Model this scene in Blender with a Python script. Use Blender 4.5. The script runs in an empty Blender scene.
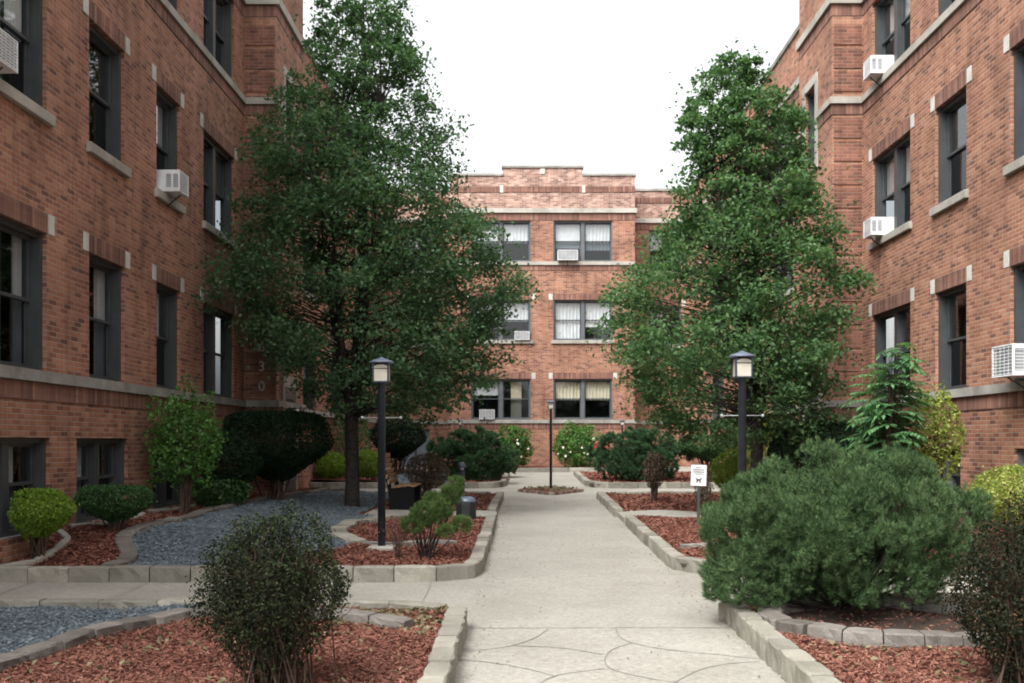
import bpy, math, random
import numpy as np
from mathutils import Matrix, Vector
random.seed(7); rng = np.random.default_rng(7)
C = bpy.context.scene.collection
EYE = 1.75
def gz(y): return .015*max(-20., min(70., y))

# ---------------------------------------------------------------- materials
MATS = {}
class NT:
    def __init__(s, name):
        s.m = bpy.data.materials.new(name); s.m.use_nodes = True
        s.n = s.m.node_tree.nodes; s.l = s.m.node_tree.links; s.n.clear()
        s.out = s.n.new('ShaderNodeOutputMaterial')
        MATS[name] = s.m
    def node(s, t, **kw):
        n = s.n.new(t)
        for k, v in kw.items(): setattr(n, k, v)
        return n
    def put(s, sock, v):
        if isinstance(v, bpy.types.NodeSocket): s.l.new(v, sock)
        elif v is not None:
            if isinstance(v, (tuple, list)) and len(v) == 3 and sock.type == 'RGBA': v = (*v, 1)
            sock.default_value = v
    def math(s, op, a, b=None, c=None):
        n = s.node('ShaderNodeMath', operation=op); s.put(n.inputs[0], a); s.put(n.inputs[1], b)
        if c is not None: s.put(n.inputs[2], c)
        return n.outputs[0]
    def mix(s, f, a, b, mode='MIX'):
        n = s.node('ShaderNodeMix', data_type='RGBA', blend_type=mode)
        s.put(n.inputs[0], f); s.put(n.inputs[6], a); s.put(n.inputs[7], b); return n.outputs[2]
    def ramp(s, f, stops, interp='LINEAR'):
        n = s.node('ShaderNodeValToRGB'); cr = n.color_ramp; cr.interpolation = interp
        while len(cr.elements) < len(stops): cr.elements.new(.5)
        for e, (p, c) in zip(cr.elements, stops):
            e.position = p; e.color = (*c, 1) if len(c) == 3 else c
        s.put(n.inputs[0], f); return n.outputs[0]
    def noise(s, scale, detail=3, rough=.55, vec=None, dim='3D'):
        n = s.node('ShaderNodeTexNoise', noise_dimensions=dim)
        n.inputs['Scale'].default_value = scale; n.inputs['Detail'].default_value = detail; n.inputs['Roughness'].default_value = rough
        s.put(n.inputs['Vector'], vec if vec is not None else s.obj()); return n.outputs[0]
    def obj(s):
        if not hasattr(s, '_tc'): s._tc = s.node('ShaderNodeTexCoord')
        return s._tc.outputs['Object']
    def uv(s):
        s.obj(); return s._tc.outputs['UV']
    def island(s): return s.node('ShaderNodeNewGeometry').outputs['Random Per Island']
    def bump(s, h, dist=.01, strength=.6):
        n = s.node('ShaderNodeBump'); n.inputs['Distance'].default_value = dist; n.inputs['Strength'].default_value = strength
        s.put(n.inputs['Height'], h); return n.outputs[0]
    def bsdf(s, col, rough=.7, normal=None, spec=.4, metal=0.):
        n = s.node('ShaderNodeBsdfPrincipled')
        s.put(n.inputs['Base Color'], col); s.put(n.inputs['Roughness'], rough); s.put(n.inputs['Specular IOR Level'], spec)
        s.put(n.inputs['Metallic'], metal)
        if normal is not None: s.put(n.inputs['Normal'], normal)
        return n.outputs[0]
    def done(s, sh): s.l.new(sh, s.out.inputs[0]); return s.m

def brick_mat(name, stops, mortar, bw=.215, bh=.0745, half=True, weather=(.72, 1.12), joint=.010, bumpd=.006):
    t = NT(name); sep = t.node('ShaderNodeSeparateXYZ'); t.put(sep.inputs[0], t.uv())
    u, v = sep.outputs[0], sep.outputs[1]
    vv = t.math('DIVIDE', v, bh); row = t.math('FLOOR', vv); fv = t.math('SUBTRACT', vv, row)
    uu = t.math('DIVIDE', u, bw)
    if half: uu = t.math('ADD', uu, t.math('MULTIPLY', t.math('MODULO', t.math('ABSOLUTE', row), 2.), .5))
    col = t.math('FLOOR', uu); fu = t.math('SUBTRACT', uu, col)
    cmb = t.node('ShaderNodeCombineXYZ'); t.put(cmb.inputs[0], col); t.put(cmb.inputs[1], row)
    wn = t.node('ShaderNodeTexWhiteNoise', noise_dimensions='2D'); t.put(wn.inputs['Vector'], cmb.outputs[0])
    # distance to the joint, in metres
    du = t.math('MULTIPLY', t.math('MINIMUM', fu, t.math('SUBTRACT', 1., fu)), bw)
    dv = t.math('MULTIPLY', t.math('MINIMUM', fv, t.math('SUBTRACT', 1., fv)), bh)
    d = t.math('MINIMUM', du, dv)
    d = t.math('ADD', d, t.math('MULTIPLY', t.math('SUBTRACT', t.noise(60, 2), .5), .004))
    mr = t.node('ShaderNodeMapRange'); mr.inputs[1].default_value = joint*.38; mr.inputs[2].default_value = joint*.75
    t.put(mr.inputs[0], d); m = mr.outputs[0]
    big = t.noise(.8, 4); pat = t.math('ADD', t.math('MULTIPLY', wn.outputs[0], .82), t.math('MULTIPLY', t.noise(1.7, 3), .18))
    bc = t.ramp(pat, stops)
    grain = t.noise(90, 3, .7)
    g = t.node('ShaderNodeMapRange'); g.inputs[3].default_value = .78; g.inputs[4].default_value = 1.2; g.inputs[1].default_value=.3; g.inputs[2].default_value=.7; t.put(g.inputs[0], grain)
    bc = t.mix(1., bc, g.outputs[0], 'MULTIPLY')
    c = t.mix(m, mortar, bc)
    w = t.node('ShaderNodeMapRange'); w.inputs[1].default_value = .32; w.inputs[2].default_value = .68; w.inputs[3].default_value = weather[0]; w.inputs[4].default_value = weather[1]
    t.put(w.inputs[0], big); c = t.mix(1., c, w.outputs[0], 'MULTIPLY')
    # vertical run-off stains
    mp = t.node('ShaderNodeMapping'); mp.inputs['Scale'].default_value = (2.6, .22, 1); t.put(mp.inputs[0], t.uv())
    st = t.ramp(t.noise(1.6, 4, .6, mp.outputs[0]), [(.36, (.66, .64, .64)), (.52, (1, 1, 1))])
    c = t.mix(.7, c, st, 'MULTIPLY')
    ef = t.ramp(t.noise(1.1, 6, .75, mp.outputs[0]), [(.63, (0, 0, 0)), (.78, (1, 1, 1))])
    c = t.mix(t.math('MULTIPLY', ef, .22), c, (.5, .42, .38))
    h = t.math('ADD', t.math('MULTIPLY', m, 1.), t.math('MULTIPLY', t.math('ADD', grain, wn.outputs[0]), .35))
    return t.done(t.bsdf(c, .88, t.bump(h, bumpd, .9), .25))

BR = [(.0, (.12, .060, .048)), (.15, (.19, .086, .062)), (.26, (.275, .117, .074)), (.5, (.335, .150, .092)), (.78, (.380, .182, .114)), (.95, (.43, .225, .148)), (1., (.50, .29, .20))]
brick_mat('brick', BR, (.37, .29, .235), bw=.205, bh=.067, joint=.0105)
brick_mat('brick_dark', [(0, (.10, .05, .04)), (.3, (.20, .085, .06)), (1, (.30, .13, .09))], (.26, .2, .16))
brick_mat('brick_soldier', [(0, (.13, .068, .055)), (.3, (.21, .105, .08)), (.7, (.28, .145, .108)), (1, (.37, .20, .15))], (.17, .12, .10), bw=.30, bh=.074, half=False)
brick_mat('brick_parapet', [(0, (.16, .09, .08)), (.3, (.33, .19, .15)), (.7, (.45, .28, .22)), (1, (.58, .42, .35))], (.42, .36, .31))

def stone_mat(name, c1, c2, scale=3., rough=.85, bumpd=.004, isl=.2, speck=0.):
    t = NT(name)
    a = t.ramp(t.noise(scale, 6, .65), [(.3, c1), (.7, c2)])
    f = t.ramp(t.noise(scale*30, 3, .7), [(.25, (.72,)*3), (.6, (1,)*3), (.8, (1.18,)*3)])
    a = t.mix(1., a, f, 'MULTIPLY')
    if speck:
        vo = t.node('ShaderNodeTexVoronoi'); vo.inputs['Scale'].default_value = 95; t.put(vo.inputs['Vector'], t.obj())
        sp = t.ramp(vo.outputs['Color'], [(0, (1-speck,)*3), (.35, (1,)*3), (.75, (1,)*3), (1, (1+speck*.6,)*3)])
        a = t.mix(1., a, sp, 'MULTIPLY')
    iv = t.node('ShaderNodeMapRange'); iv.inputs[3].default_value = 1-isl; iv.inputs[4].default_value = 1+isl*.6; t.put(iv.inputs[0], t.island())
    a = t.mix(1., a, iv.outputs[0], 'MULTIPLY')
    st = t.ramp(t.noise(.9, 5, .65), [(.38, (.74, .73, .70)), (.55, (1, 1, 1))])
    a = t.mix(.4 if speck else .75, a, st, 'MULTIPLY')
    return t.done(t.bsdf(a, rough, t.bump(t.noise(scale*22, 4, .7), bumpd, .7), .3))
stone_mat('limestone', (.31, .295, .26), (.45, .43, .385), 2.)
stone_mat('limestone_dirty', (.20, .195, .18), (.40, .39, .36), 2.)
stone_mat('kerb_block', (.25, .24, .20), (.39, .375, .32), 2.5, bumpd=.012, isl=.3)
stone_mat('edging_block', (.15, .135, .12), (.26, .24, .215), 3., bumpd=.012, isl=.3)
stone_mat('walk', (.305, .292, .255), (.375, .362, .322), .7, bumpd=.003, isl=0, speck=.28)
stone_mat('soil', (.025, .018, .014), (.05, .036, .027), 2.)
stone_mat('grass_ground', (.05, .06, .03), (.09, .09, .05), 1.)
stone_mat('white_stone', (.50, .49, .45), (.64, .63, .59), 4., isl=.1)

def plain(name, col, rough=.5, spec=.4, metal=0, nscale=None, var=.15, bumpd=0):
    t = NT(name); c = col
    if nscale:
        f = t.ramp(t.noise(nscale, 4, .6), [(.3, (1-var,)*3), (.7, (1+var,)*3)]); c = t.mix(1., col, f, 'MULTIPLY')
    return t.done(t.bsdf(c, rough, t.bump(t.noise(nscale*3, 3), bumpd, .5) if bumpd else None, spec, metal))
plain('frame_dark', (.050, .055, .058), .45, .4, nscale=6)
plain('frame_grey', (.10, .11, .12), .45, .4, nscale=6)
plain('sash', (.055, .062, .067), .5, .4, nscale=6)
plain('screen', (.018, .022, .026), .7, .2)
plain('room', (.02, .02, .022), .9, .1)
plain('lamp_black', (.016, .024, .036), .5, .5, nscale=12, var=.3)
plain('cap_metal', (.10, .12, .17), .35, .6, nscale=10)
plain('bar_metal', (.30, .33, .33), .35, .5)
plain('ac_white', (.70, .72, .73), .5, .4, nscale=4, var=.14)
plain('ac_grey', (.30, .32, .33), .6, .3, nscale=5)
plain('ac_dark', (.05, .055, .06), .7, .2)
plain('door_grey', (.16, .19, .22), .5, .4, nscale=3)
plain('sign_white', (.72, .74, .73), .45, .4, nscale=9, var=.06)
plain('ink', (.03, .03, .03), .6, .2)
plain('bark', (.036, .031, .028), .95, .15, nscale=14, var=.5, bumpd=.02)
plain('twig', (.075, .05, .038), .9, .15, nscale=9, var=.4)
plain('bench_black', (.008, .009, .010), .8, .15)
plain('bag_black', (.02, .022, .025), .55, .4, nscale=5)
plain('bench_wood', (.34, .215, .125), .7, .3, nscale=7, var=.35, bumpd=.003)
plain('petal', (.75, .74, .66), .7, .2)
plain('petal_red', (.42, .04, .07), .7, .2)
plain('bell_red', (.16, .03, .025), .6, .3)
plain('globe', (.80, .77, .66), .35, .5)
plain('roofing', (.08, .08, .08), .9, .2)
plain('brick_edge', (.22, .12, .10), .9, .2, nscale=6, var=.4)
t = NT('joint'); t.done(t.bsdf((.21, .20, .175), .95))
t = NT('curtain'); f = t.noise(3, 3); t.done(t.bsdf(t.ramp(f, [(.3, (.46, .48, .48)), (.7, (.56, .57, .56))]), .9))
t = NT('curtain_grey'); f = t.noise(3, 3); t.done(t.bsdf(t.ramp(f, [(.3, (.30, .31, .31)), (.7, (.40, .41, .41))]), .9))
t = NT('curtain_cream'); f = t.noise(3, 3); t.done(t.bsdf(t.ramp(f, [(.3, (.50, .45, .33)), (.7, (.62, .58, .45))]), .9))
# frosted lantern pane
t = NT('lantern_glass'); a = t.bsdf(t.ramp(t.noise(9, 4), [(.3, (.70, .67, .58)), (.7, (.82, .79, .70))]), .35, None, .5)
tr = t.node('ShaderNodeBsdfTranslucent'); tr.inputs[0].default_value = (.8, .77, .68, 1)
mx = t.node('ShaderNodeMixShader'); mx.inputs[0].default_value = .4; t.l.new(a, mx.inputs[1]); t.l.new(tr.outputs[0], mx.inputs[2]); t.done(mx.outputs[0])
# window glass
def glass(name, tint, refl, wob=.6):
    t = NT(name); tr = t.node('ShaderNodeBsdfTransparent'); tr.inputs[0].default_value = (*tint, 1)
    gl = t.node('ShaderNodeBsdfGlossy'); gl.inputs[0].default_value = (.95, .97, 1, 1); gl.inputs['Roughness'].default_value = .03
    t.put(gl.inputs['Normal'], t.bump(t.noise(wob, 2), .02, .35))
    gm = t.node('ShaderNodeNewGeometry'); dp = t.node('ShaderNodeVectorMath', operation='DOT_PRODUCT'); t.l.new(gm.outputs['Normal'], dp.inputs[0]); t.l.new(gm.outputs['Incoming'], dp.inputs[1])
    fr = t.math('MULTIPLY_ADD', t.math('POWER', t.math('SUBTRACT', 1., t.math('ABSOLUTE', dp.outputs['Value'])), 5.), .95, .045)
    f = t.math('MINIMUM', t.math('MULTIPLY_ADD', fr, refl, .01), 1.)
    mx = t.node('ShaderNodeMixShader'); t.put(mx.inputs[0], f); t.l.new(tr.outputs[0], mx.inputs[1]); t.l.new(gl.outputs[0], mx.inputs[2])
    t.done(mx.outputs[0])
glass('pane', (.93, .95, .96), 1.6)
glass('pane_screened', (.42, .46, .49), .9)

def leaf_mat(name, stops, rough=.5, trans=.28, spec=.35, clump=1.3):
    t = NT(name)
    r = t.math('ADD', t.math('MULTIPLY', t.island(), .6), t.math('MULTIPLY', t.noise(clump, 2), .4))
    c = t.ramp(r, stops); a = t.bsdf(c, rough, None, spec)
    tr = t.node('ShaderNodeBsdfTranslucent'); t.put(tr.inputs[0], t.mix(1., c, (1.15, 1.35, .7), 'MULTIPLY'))
    mx = t.node('ShaderNodeMixShader'); mx.inputs[0].default_value = trans; t.l.new(a, mx.inputs[1]); t.l.new(tr.outputs[0], mx.inputs[2])
    return t.done(mx.outputs[0])
leaf_mat('leaf_tree', [(.15, (.036, .076, .040)), (.5, (.068, .130, .068)), (.85, (.125, .200, .104))], .65, .40, .12)
leaf_mat('leaf_tree_b', [(.15, (.042, .092, .042)), (.5, (.080, .154, .068)), (.85, (.145, .232, .105))], .65, .40, .12)
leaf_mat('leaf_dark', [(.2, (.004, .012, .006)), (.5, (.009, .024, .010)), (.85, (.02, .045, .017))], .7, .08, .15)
leaf_mat('leaf_hedge', [(.2, (.014, .045, .014)), (.5, (.03, .085, .022)), (.85, (.055, .13, .03))], .55, .15)
leaf_mat('leaf_lime', [(.2, (.08, .15, .018)), (.5, (.17, .28, .028)), (.85, (.28, .40, .05))], .55, .3)
leaf_mat('leaf_bright', [(.2, (.035, .10, .022)), (.5, (.07, .18, .035)), (.85, (.13, .26, .06))], .5, .3)
leaf_mat('leaf_sapling', [(.2, (.05, .13, .055)), (.5, (.085, .20, .085)), (.85, (.14, .28, .12))], .55, .35, .25)
leaf_mat('leaf_yellow', [(.2, (.12, .16, .03)), (.5, (.22, .27, .05)), (.85, (.36, .40, .09))], .5, .3)
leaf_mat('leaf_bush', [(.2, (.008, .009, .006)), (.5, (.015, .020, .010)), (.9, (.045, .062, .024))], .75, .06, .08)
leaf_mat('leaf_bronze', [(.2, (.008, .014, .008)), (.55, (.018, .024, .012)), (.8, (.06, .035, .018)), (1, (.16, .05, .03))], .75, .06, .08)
leaf_mat('leaf_brown', [(.2, (.05, .035, .025)), (.5, (.09, .065, .045)), (.85, (.13, .10, .06))], .7, .15)
leaf_mat('needle', [(.15, (.020, .046, .018)), (.5, (.054, .104, .042)), (.80, (.145, .215, .095))], .65, .12, .12, 2.5)
leaf_mat('needle_back', [(.15, (.022, .058, .028)), (.5, (.045, .10, .045)), (.85, (.08, .15, .065))], .6, .12, .2, 2.5)
leaf_mat('needle_light', [(.15, (.05, .10, .03)), (.5, (.09, .15, .045)), (.85, (.15, .21, .07))], .6, .15, .2, 2.5)
leaf_mat('mulch', [(.1, (.055, .026, .020)), (.35, (.15, .060, .043)), (.6, (.225, .092, .066)), (.8, (.30, .150, .11)), (1, (.45, .30, .22))], .85, 0., .2, 2.)
leaf_mat('gravel', [(.1, (.035, .047, .056)), (.4, (.085, .110, .130)), (.7, (.15, .185, .205)), (1, (.30, .33, .34))], .75, 0., .3, 2.)
leaf_mat('litter', [(.1, (.06, .07, .03)), (.5, (.16, .14, .08)), (.9, (.26, .22, .14))], .8, .1, .2)
t = NT('mulch_ground'); c = t.ramp(t.noise(28, 5, .75), [(.3, (.04, .018, .014)), (.5, (.13, .045, .034)), (.7, (.22, .09, .07))])
t.done(t.bsdf(c, .95, t.bump(t.noise(35, 5, .8), .03, 1.), .15))
t = NT('gravel_ground'); vo = t.node('ShaderNodeTexVoronoi'); vo.inputs['Scale'].default_value = 28; t.put(vo.inputs['Vector'], t.obj())
c = t.ramp(vo.outputs['Color'], [(.1, (.035, .048, .058)), (.6, (.10, .13, .15)), (1, (.2, .23, .25))])
t.done(t.bsdf(c, .85, t.bump(t.math('SUBTRACT', 1., vo.outputs['Distance']), .03, 1.), .2))

# ---------------------------------------------------------------- mesh helpers
class MB:
    def __init__(s): s.v = []; s.f = []; s.uv = []; s.mi = []; s.mats = []; s.sm = []
    def mat(s, n):
        if n not in s.mats: s.mats.append(n)
        return s.mats.index(n)
    def face(s, pts, m, uv=None, smooth=False):
        b = len(s.v); s.v += [tuple(p) for p in pts]; s.f.append(tuple(range(b, b+len(pts))))
        s.uv += list(uv) if uv else [(0, 0)]*len(pts); s.mi.append(s.mat(m)); s.sm.append(smooth)
    def raw(s, vs, fs, m, smooth=False):
        b = len(s.v); s.v += [tuple(p) for p in vs]
        for f in fs:
            s.f.append(tuple(b+i for i in f)); s.uv += [(0, 0)]*len(f); s.mi.append(s.mat(m)); s.sm.append(smooth)
    def box(s, T, a, b, m, bev=0.):
        (x0, y0, z0), (x1, y1, z1) = a, b
        if bev <= 0:
            vs = [T(x, y, z) for x in (x0, x1) for y in (y0, y1) for z in (z0, z1)]
            s.raw(vs, [(0,1,3,2), (4,6,7,5), (0,4,5,1), (2,3,7,6), (0,2,6,4), (1,5,7,3)], m); return
        # chamfered box: three rings of vertices
        vs = []; e = bev
        P = lambda x, y, z: vs.append(T(x, y, z))
        def ring(i, z):
            xa, xb, ya, yb = x0+i, x1-i, y0+i, y1-i
            for p in ((xa, ya), (xb, ya), (xb, yb), (xa, yb)): P(p[0], p[1], z)
        ring(e, z0); ring(0, z0+e); ring(0, z1-e); ring(e, z1)
        fs = [(3, 2, 1, 0), (12, 13, 14, 15)]
        for r in range(3):
            for k in range(4): fs.append((r*4+k, r*4+(k+1) % 4, r*4+4+(k+1) % 4, r*4+4+k))
        s.raw(vs, fs, m)
    def tube(s, pts, radii, m, n=8, cap=True):
        pts = [Vector(p) for p in pts]; vs = []; fs = []
        up = Vector((.13, .31, .94))
        for i, p in enumerate(pts):
            d = (pts[min(i+1, len(pts)-1)]-pts[max(i-1, 0)])
            if d.length < 1e-6: d = Vector((0, 0, 1))
            d.normalize(); a = d.cross(up if abs(d.dot(up)) < .98 else Vector((1, 0, 0))).normalized(); b = d.cross(a)
            r = radii[i] if isinstance(radii, (list, tuple)) else radii
            for k in range(n):
                t = 2*math.pi*k/n; vs.append(p+a*(r*math.cos(t))+b*(r*math.sin(t)))
        for i in range(len(pts)-1):
            for k in range(n): fs.append((i*n+k, i*n+(k+1) % n, (i+1)*n+(k+1) % n, (i+1)*n+k))
        if cap: fs += [tuple(range(n))[::-1], tuple(range((len(pts)-1)*n, len(pts)*n))]
        s.raw(vs, fs, m, smooth=n > 4)
    def lathe(s, prof, m, n=20, c=(0, 0, 0), sq=False):
        vs = []; fs = []
        for r, z in prof:
            for k in range(n):
                t = 2*math.pi*(k+.5)/n; q = r/max(abs(math.cos(t)), abs(math.sin(t))) if sq else r
                vs.append((c[0]+q*math.cos(t), c[1]+q*math.sin(t), c[2]+z))
        for i in range(len(prof)-1):
            for k in range(n): fs.append((i*n+k, i*n+(k+1) % n, (i+1)*n+(k+1) % n, (i+1)*n+k))
        fs += [tuple(range(n))[::-1], tuple(range((len(prof)-1)*n, len(prof)*n))]
        s.raw(vs, fs, m, smooth=not sq)
    def build(s, name, parent=None):
        me = bpy.data.meshes.new(name); me.from_pydata(s.v, [], s.f)
        l = me.uv_layers.new(name='UVMap'); l.data.foreach_set('uv', np.array(s.uv, dtype=np.float32).ravel())
        for m in s.mats: me.materials.append(MATS[m])
        me.polygons.foreach_set('material_index', s.mi); me.polygons.foreach_set('use_smooth', s.sm); me.update()
        return link(name, me, parent)
def link(name, data, parent=None):
    o = bpy.data.objects.new(name, data); C.objects.link(o)
    if parent is not None:
        o.parent = parent
        r = parent
        while r.parent: r = r.parent
        if r is parent and parent.type == 'EMPTY': o.matrix_parent_inverse = Matrix.Translation(-Vector(parent.location))
    return o
def tag(o, label=None, cat=None, group=None, kind=None):
    if label: o['label'] = label
    if cat: o['category'] = cat
    if group: o['group'] = group
    if kind: o['kind'] = kind
    return o
def root(name, loc, label, cat, group=None):
    o = bpy.data.objects.new(name, None); C.objects.link(o); o.location = loc; o.empty_display_size = .2
    return tag(o, label, cat, group)
I = lambda x, y, z: (x, y, z)
def np_mesh(name, V, mat, parent=None, smooth=False):
    """V: (N,k,3) array, one polygon of k corners per row"""
    n, k, _ = V.shape; me = bpy.data.meshes.new(name)
    me.vertices.add(n*k); me.vertices.foreach_set('co', V.astype(np.float32).ravel())
    me.loops.add(n*k); me.loops.foreach_set('vertex_index', np.arange(n*k, dtype=np.int32))
    me.polygons.add(n); me.polygons.foreach_set('loop_start', np.arange(0, n*k, k, dtype=np.int32))
    try: me.polygons.foreach_set('loop_total', np.full(n, k, dtype=np.int32))
    except Exception: pass
    me.materials.append(MATS[mat]); me.update(calc_edges=True); me.validate()
    return link(name, me, parent)
def unit(a): return a/np.maximum(np.linalg.norm(a, axis=-1, keepdims=True), 1e-9)
def leaves(P, size, updir=None, flat=.6, aspect=.5, droop=.25):
    """diamond leaf for each point"""
    n = len(P); nr = unit(rng.normal(size=(n, 3))+np.array([0, 0, flat*2])*(1 if updir is None else 0)+(0 if updir is None else updir*flat*2))
    a = rng.normal(size=(n, 3)); a[:, 2] -= droop; a = unit(a-nr*(a*nr).sum(1, keepdims=True)); b = np.cross(nr, a)
    L = (size*rng.uniform(.65, 1.25, n))[:, None]; W = L*aspect
    return np.stack([P-a*L*.5, P+b*W*.5-a*L*.05+nr*L*.06, P+a*L*.5-nr*L*.08, P-b*W*.5-a*L*.05+nr*L*.06], 1)

# ---------------------------------------------------------------- ground & walks
def grid_sheet(name, x0, x1, y0, y1, mat, zf, step=1., kind='structure', keep=None):
    nx = max(1, round((x1-x0)/step)); ny = max(1, round((y1-y0)/step)); xs = np.linspace(x0, x1, nx+1); ys = np.linspace(y0, y1, ny+1)
    m = MB(); idx = {}
    vs = []; fs = []
    def vid(i, j):
        if (i, j) not in idx: idx[(i, j)] = len(vs); vs.append((xs[i], ys[j], zf(xs[i], ys[j])))
        return idx[(i, j)]
    for i in range(nx):
        for j in range(ny):
            if keep and not keep((xs[i]+xs[i+1])/2, (ys[j]+ys[j+1])/2): continue
            fs.append((vid(i, j), vid(i+1, j), vid(i+1, j+1), vid(i, j+1)))
    m.raw(vs, fs, mat, smooth=True); o = m.build(name)
    o['kind'] = kind; return o
grid_sheet('ground', -300, 300, -100, 500, 'grass_ground', lambda x, y: gz(y)-.03, 10)
CX = .66; XL, XR = -.475, 1.795
wk = MB()
def strip(x0, x1, y0, y1, dz):
    n = max(1, int((y1-y0)/1.)); 
    for k in range(n):
        a = y0+(y1-y0)*k/n; b = y0+(y1-y0)*(k+1)/n
        wk.face([(x0, a, gz(a)+dz), (x1, a, gz(a)+dz), (x1, b, gz(b)+dz), (x0, b, gz(b)+dz)], 'walk')
strip(XL-.25, XR+.25, -3, 38.0, 0)
strip(-6, XL-.25, 8.9, 11.5, 0); strip(XR+.25, 7.3, 9.1, 12.0, 0)
strip(-6, XL-.25, 24.2, 28.3, 0); strip(XR+.25, 7.3, 24.2, 28.3, 0)
strip(-6, XL-.25, 35.8, 38.0, 0); strip(XR+.25, 7.3, 35.8, 38.0, 0); strip(-6, -3.0, 38, 43, 0); strip(4.6, 7.3, 38, 43, 0)
wk.build('walkway')['kind'] = 'structure'
st2 = MB(); 
# joints and scored arcs
jt = MB()
def P2(px, py):
    Y = 1750/((py-441)+15.); return ((px-523)*Y/1000, Y)
def ribbon(pts, w=.012):
    # smooth the line then lay a thin strip
    q = [Vector(p) for p in pts]
    if len(q) > 2:
        out = []
        for i in range(len(q)-1):
            p0 = q[max(i-1, 0)]; p1 = q[i]; p2 = q[i+1]; p3 = q[min(i+2, len(q)-1)]
            for t in (0, .2, .4, .6, .8):
                out.append(.5*((2*p1)+(p2-p0)*t+(2*p0-5*p1+4*p2-p3)*t*t+(3*p1-p0-3*p2+p3)*t**3))
        q = out+[q[-1]]
    for a, b in zip(q, q[1:]):
        d = (b-a).normalized(); n = Vector((-d.y, d.x))*w/2*random.uniform(.6, 1.25)
        jt.face([(*(a+n), gz(a.y)+.004), (*(a-n), gz(a.y)+.004), (*(b-n), gz(b.y)+.004), (*(b+n), gz(b.y)+.004)], 'joint')
ribbon([(XL, 8.66), (0, 8.65), (1, 8.67), (XR, 8.66)], .016)
ribbon([(XL, 13.3), (1, 13.32), (XR, 13.3)], .010)
ribbon([(XL, 18.0), (XR, 18.02)], .012); ribbon([(XL, 24.2), (XR, 24.2)], .012); ribbon([(XL, 30), (XR, 30)], .012)
ribbon([(.74, 25.0), (.76, 24), (.72, 22.5)], .015)
for pp in ([(548, 629), (535, 638), (511, 646), (484, 650), (461, 651)], [(616, 628.5), (619, 636), (632, 643), (668, 650), (720, 655), (765, 660)],
           [(632, 643), (612, 650), (605, 660), (611, 669), (640, 677), (676, 683), (720, 692)], [(458, 660), (484, 662), (511, 666), (535, 671), (556, 677)],
           [(538, 684), (560, 675), (604, 669)], [(676, 682), (700, 670), (728, 664), (760, 662)], [(511, 646), (560, 648), (604, 655)]):
    ribbon([P2(*p) for p in pp], .012)
for X in (-1.05, -2.6, -4.2, -5.5): ribbon([(X, 9.25), (X+.05, 10.2), (X+.02, 11.2)], .012)
for X in (3.3, 5.0, 6.6): ribbon([(X, 9.6), (X+.03, 11.7)], .012)
jt.build('walkway_joints')['kind'] = 'structure'

# bed surface heights
def sst(a, b, x):
    t = max(0., min(1., (x-a)/(b-a))); return t*t*(3-2*t)
def bedz(x, y):
    b = gz(y)+.105
    if x < XL and y > 11.2:
        T = .50+.10*sst(-3.3, -4.8, x) if False else .50+.10*sst(3.3, 4.8, -x)
        b += max(0, max(b, T+max(0, (y-24)*.012))-b)*sst(11.3, 13.4, y)*sst(1.9, 4.4, -x)
    if x > XR and y > 11.8:
        b += max(0, .52-b)*sst(12., 14, y)*sst(4.2, 6.6, x)
    return b+.012*math.sin(x*5.1+y*3.3)+.010*math.sin(x*2.3-y*6.1)
def ptseg(px, py, pts):
    best = 9e9
    for (ax, ay), (bx, by) in zip(pts, pts[1:]):
        dx, dy = bx-ax, by-ay; t = max(0, min(1, ((px-ax)*dx+(py-ay)*dy)/(dx*dx+dy*dy)))
        best = min(best, math.hypot(px-ax-t*dx, py-ay-t*dy))
    return best
EA = [(-4.7, 11.32), (-4.62, 11.75), (-4.78, 12.15), (-5.0, 12.45), (-5.08, 12.9), (-4.92, 13.6), (-4.95, 14.8), (-5.05, 16.4), (-5.12, 18.2), (-5.0, 20.), (-4.7, 22), (-4.3, 24.1)]
def ea_x(y):
    for (ax, ay), (bx, by) in zip(EA, EA[1:]):
        if ay <= y <= by: return ax+(bx-ax)*(y-ay)/(by-ay)
    return -4.7 if y < 12 else -4.3
ARC = [(-2.25, 13.78), (-2.62, 14.3), (-2.80, 15.1), (-2.78, 16.1), (-2.58, 17.0), (-2.2, 17.7), (-1.7, 18.0)]
def arc_x(y):
    if y < 13.78: return -2.25-(.3*(13.78-y))
    if y > 18: return -2.95
    for (ax, ay), (bx, by) in zip(ARC, ARC[1:]):
        if ay <= y <= by: return ax+(bx-ax)*(y-ay)/(by-ay)
    return -2.2
EN = [P2(*p) for p in ((-90, 722), (-30, 697), (0, 684), (50, 668), (110, 648), (165, 634), (215, 628))]+[(-2.2, 8.62), (-1.75, 8.50), (-.92, 8.12)]
def en_y(x):
    for (ax, ay), (bx, by) in zip(EN, EN[1:]):
        if ax <= x <= bx: return ay+(by-ay)*(x-ax)/(bx-ax)
    return 5 if x < EN[0][0] else 8.1
def is_gravel(x, y):
    if x < XL:
        if y < 9.3: return y > en_y(x) and x < -2.35
        if y < 24.3: return ea_x(y) < x < arc_x(y) and not (y < 13.78 and x > -2.35)
        return 28 < y < 36 and (-4.1 < x < -2.2) 
    return False
BEDS = [('nl', -6., XL-.1, 2.5, 9.08), ('fl', -6., XL-.1, 11.3, 24.2), ('bl', -6, XL-.1, 28.2, 35.85),
        ('nr', XR+.1, 7.29, 2.5, 9.3), ('fr', XR+.1, 7.29, 11.85, 24.2), ('br', XR+.1, 7.29, 28.2, 35.85), ('bk', -3., 4.6, 37.95, 41.1)]
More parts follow.
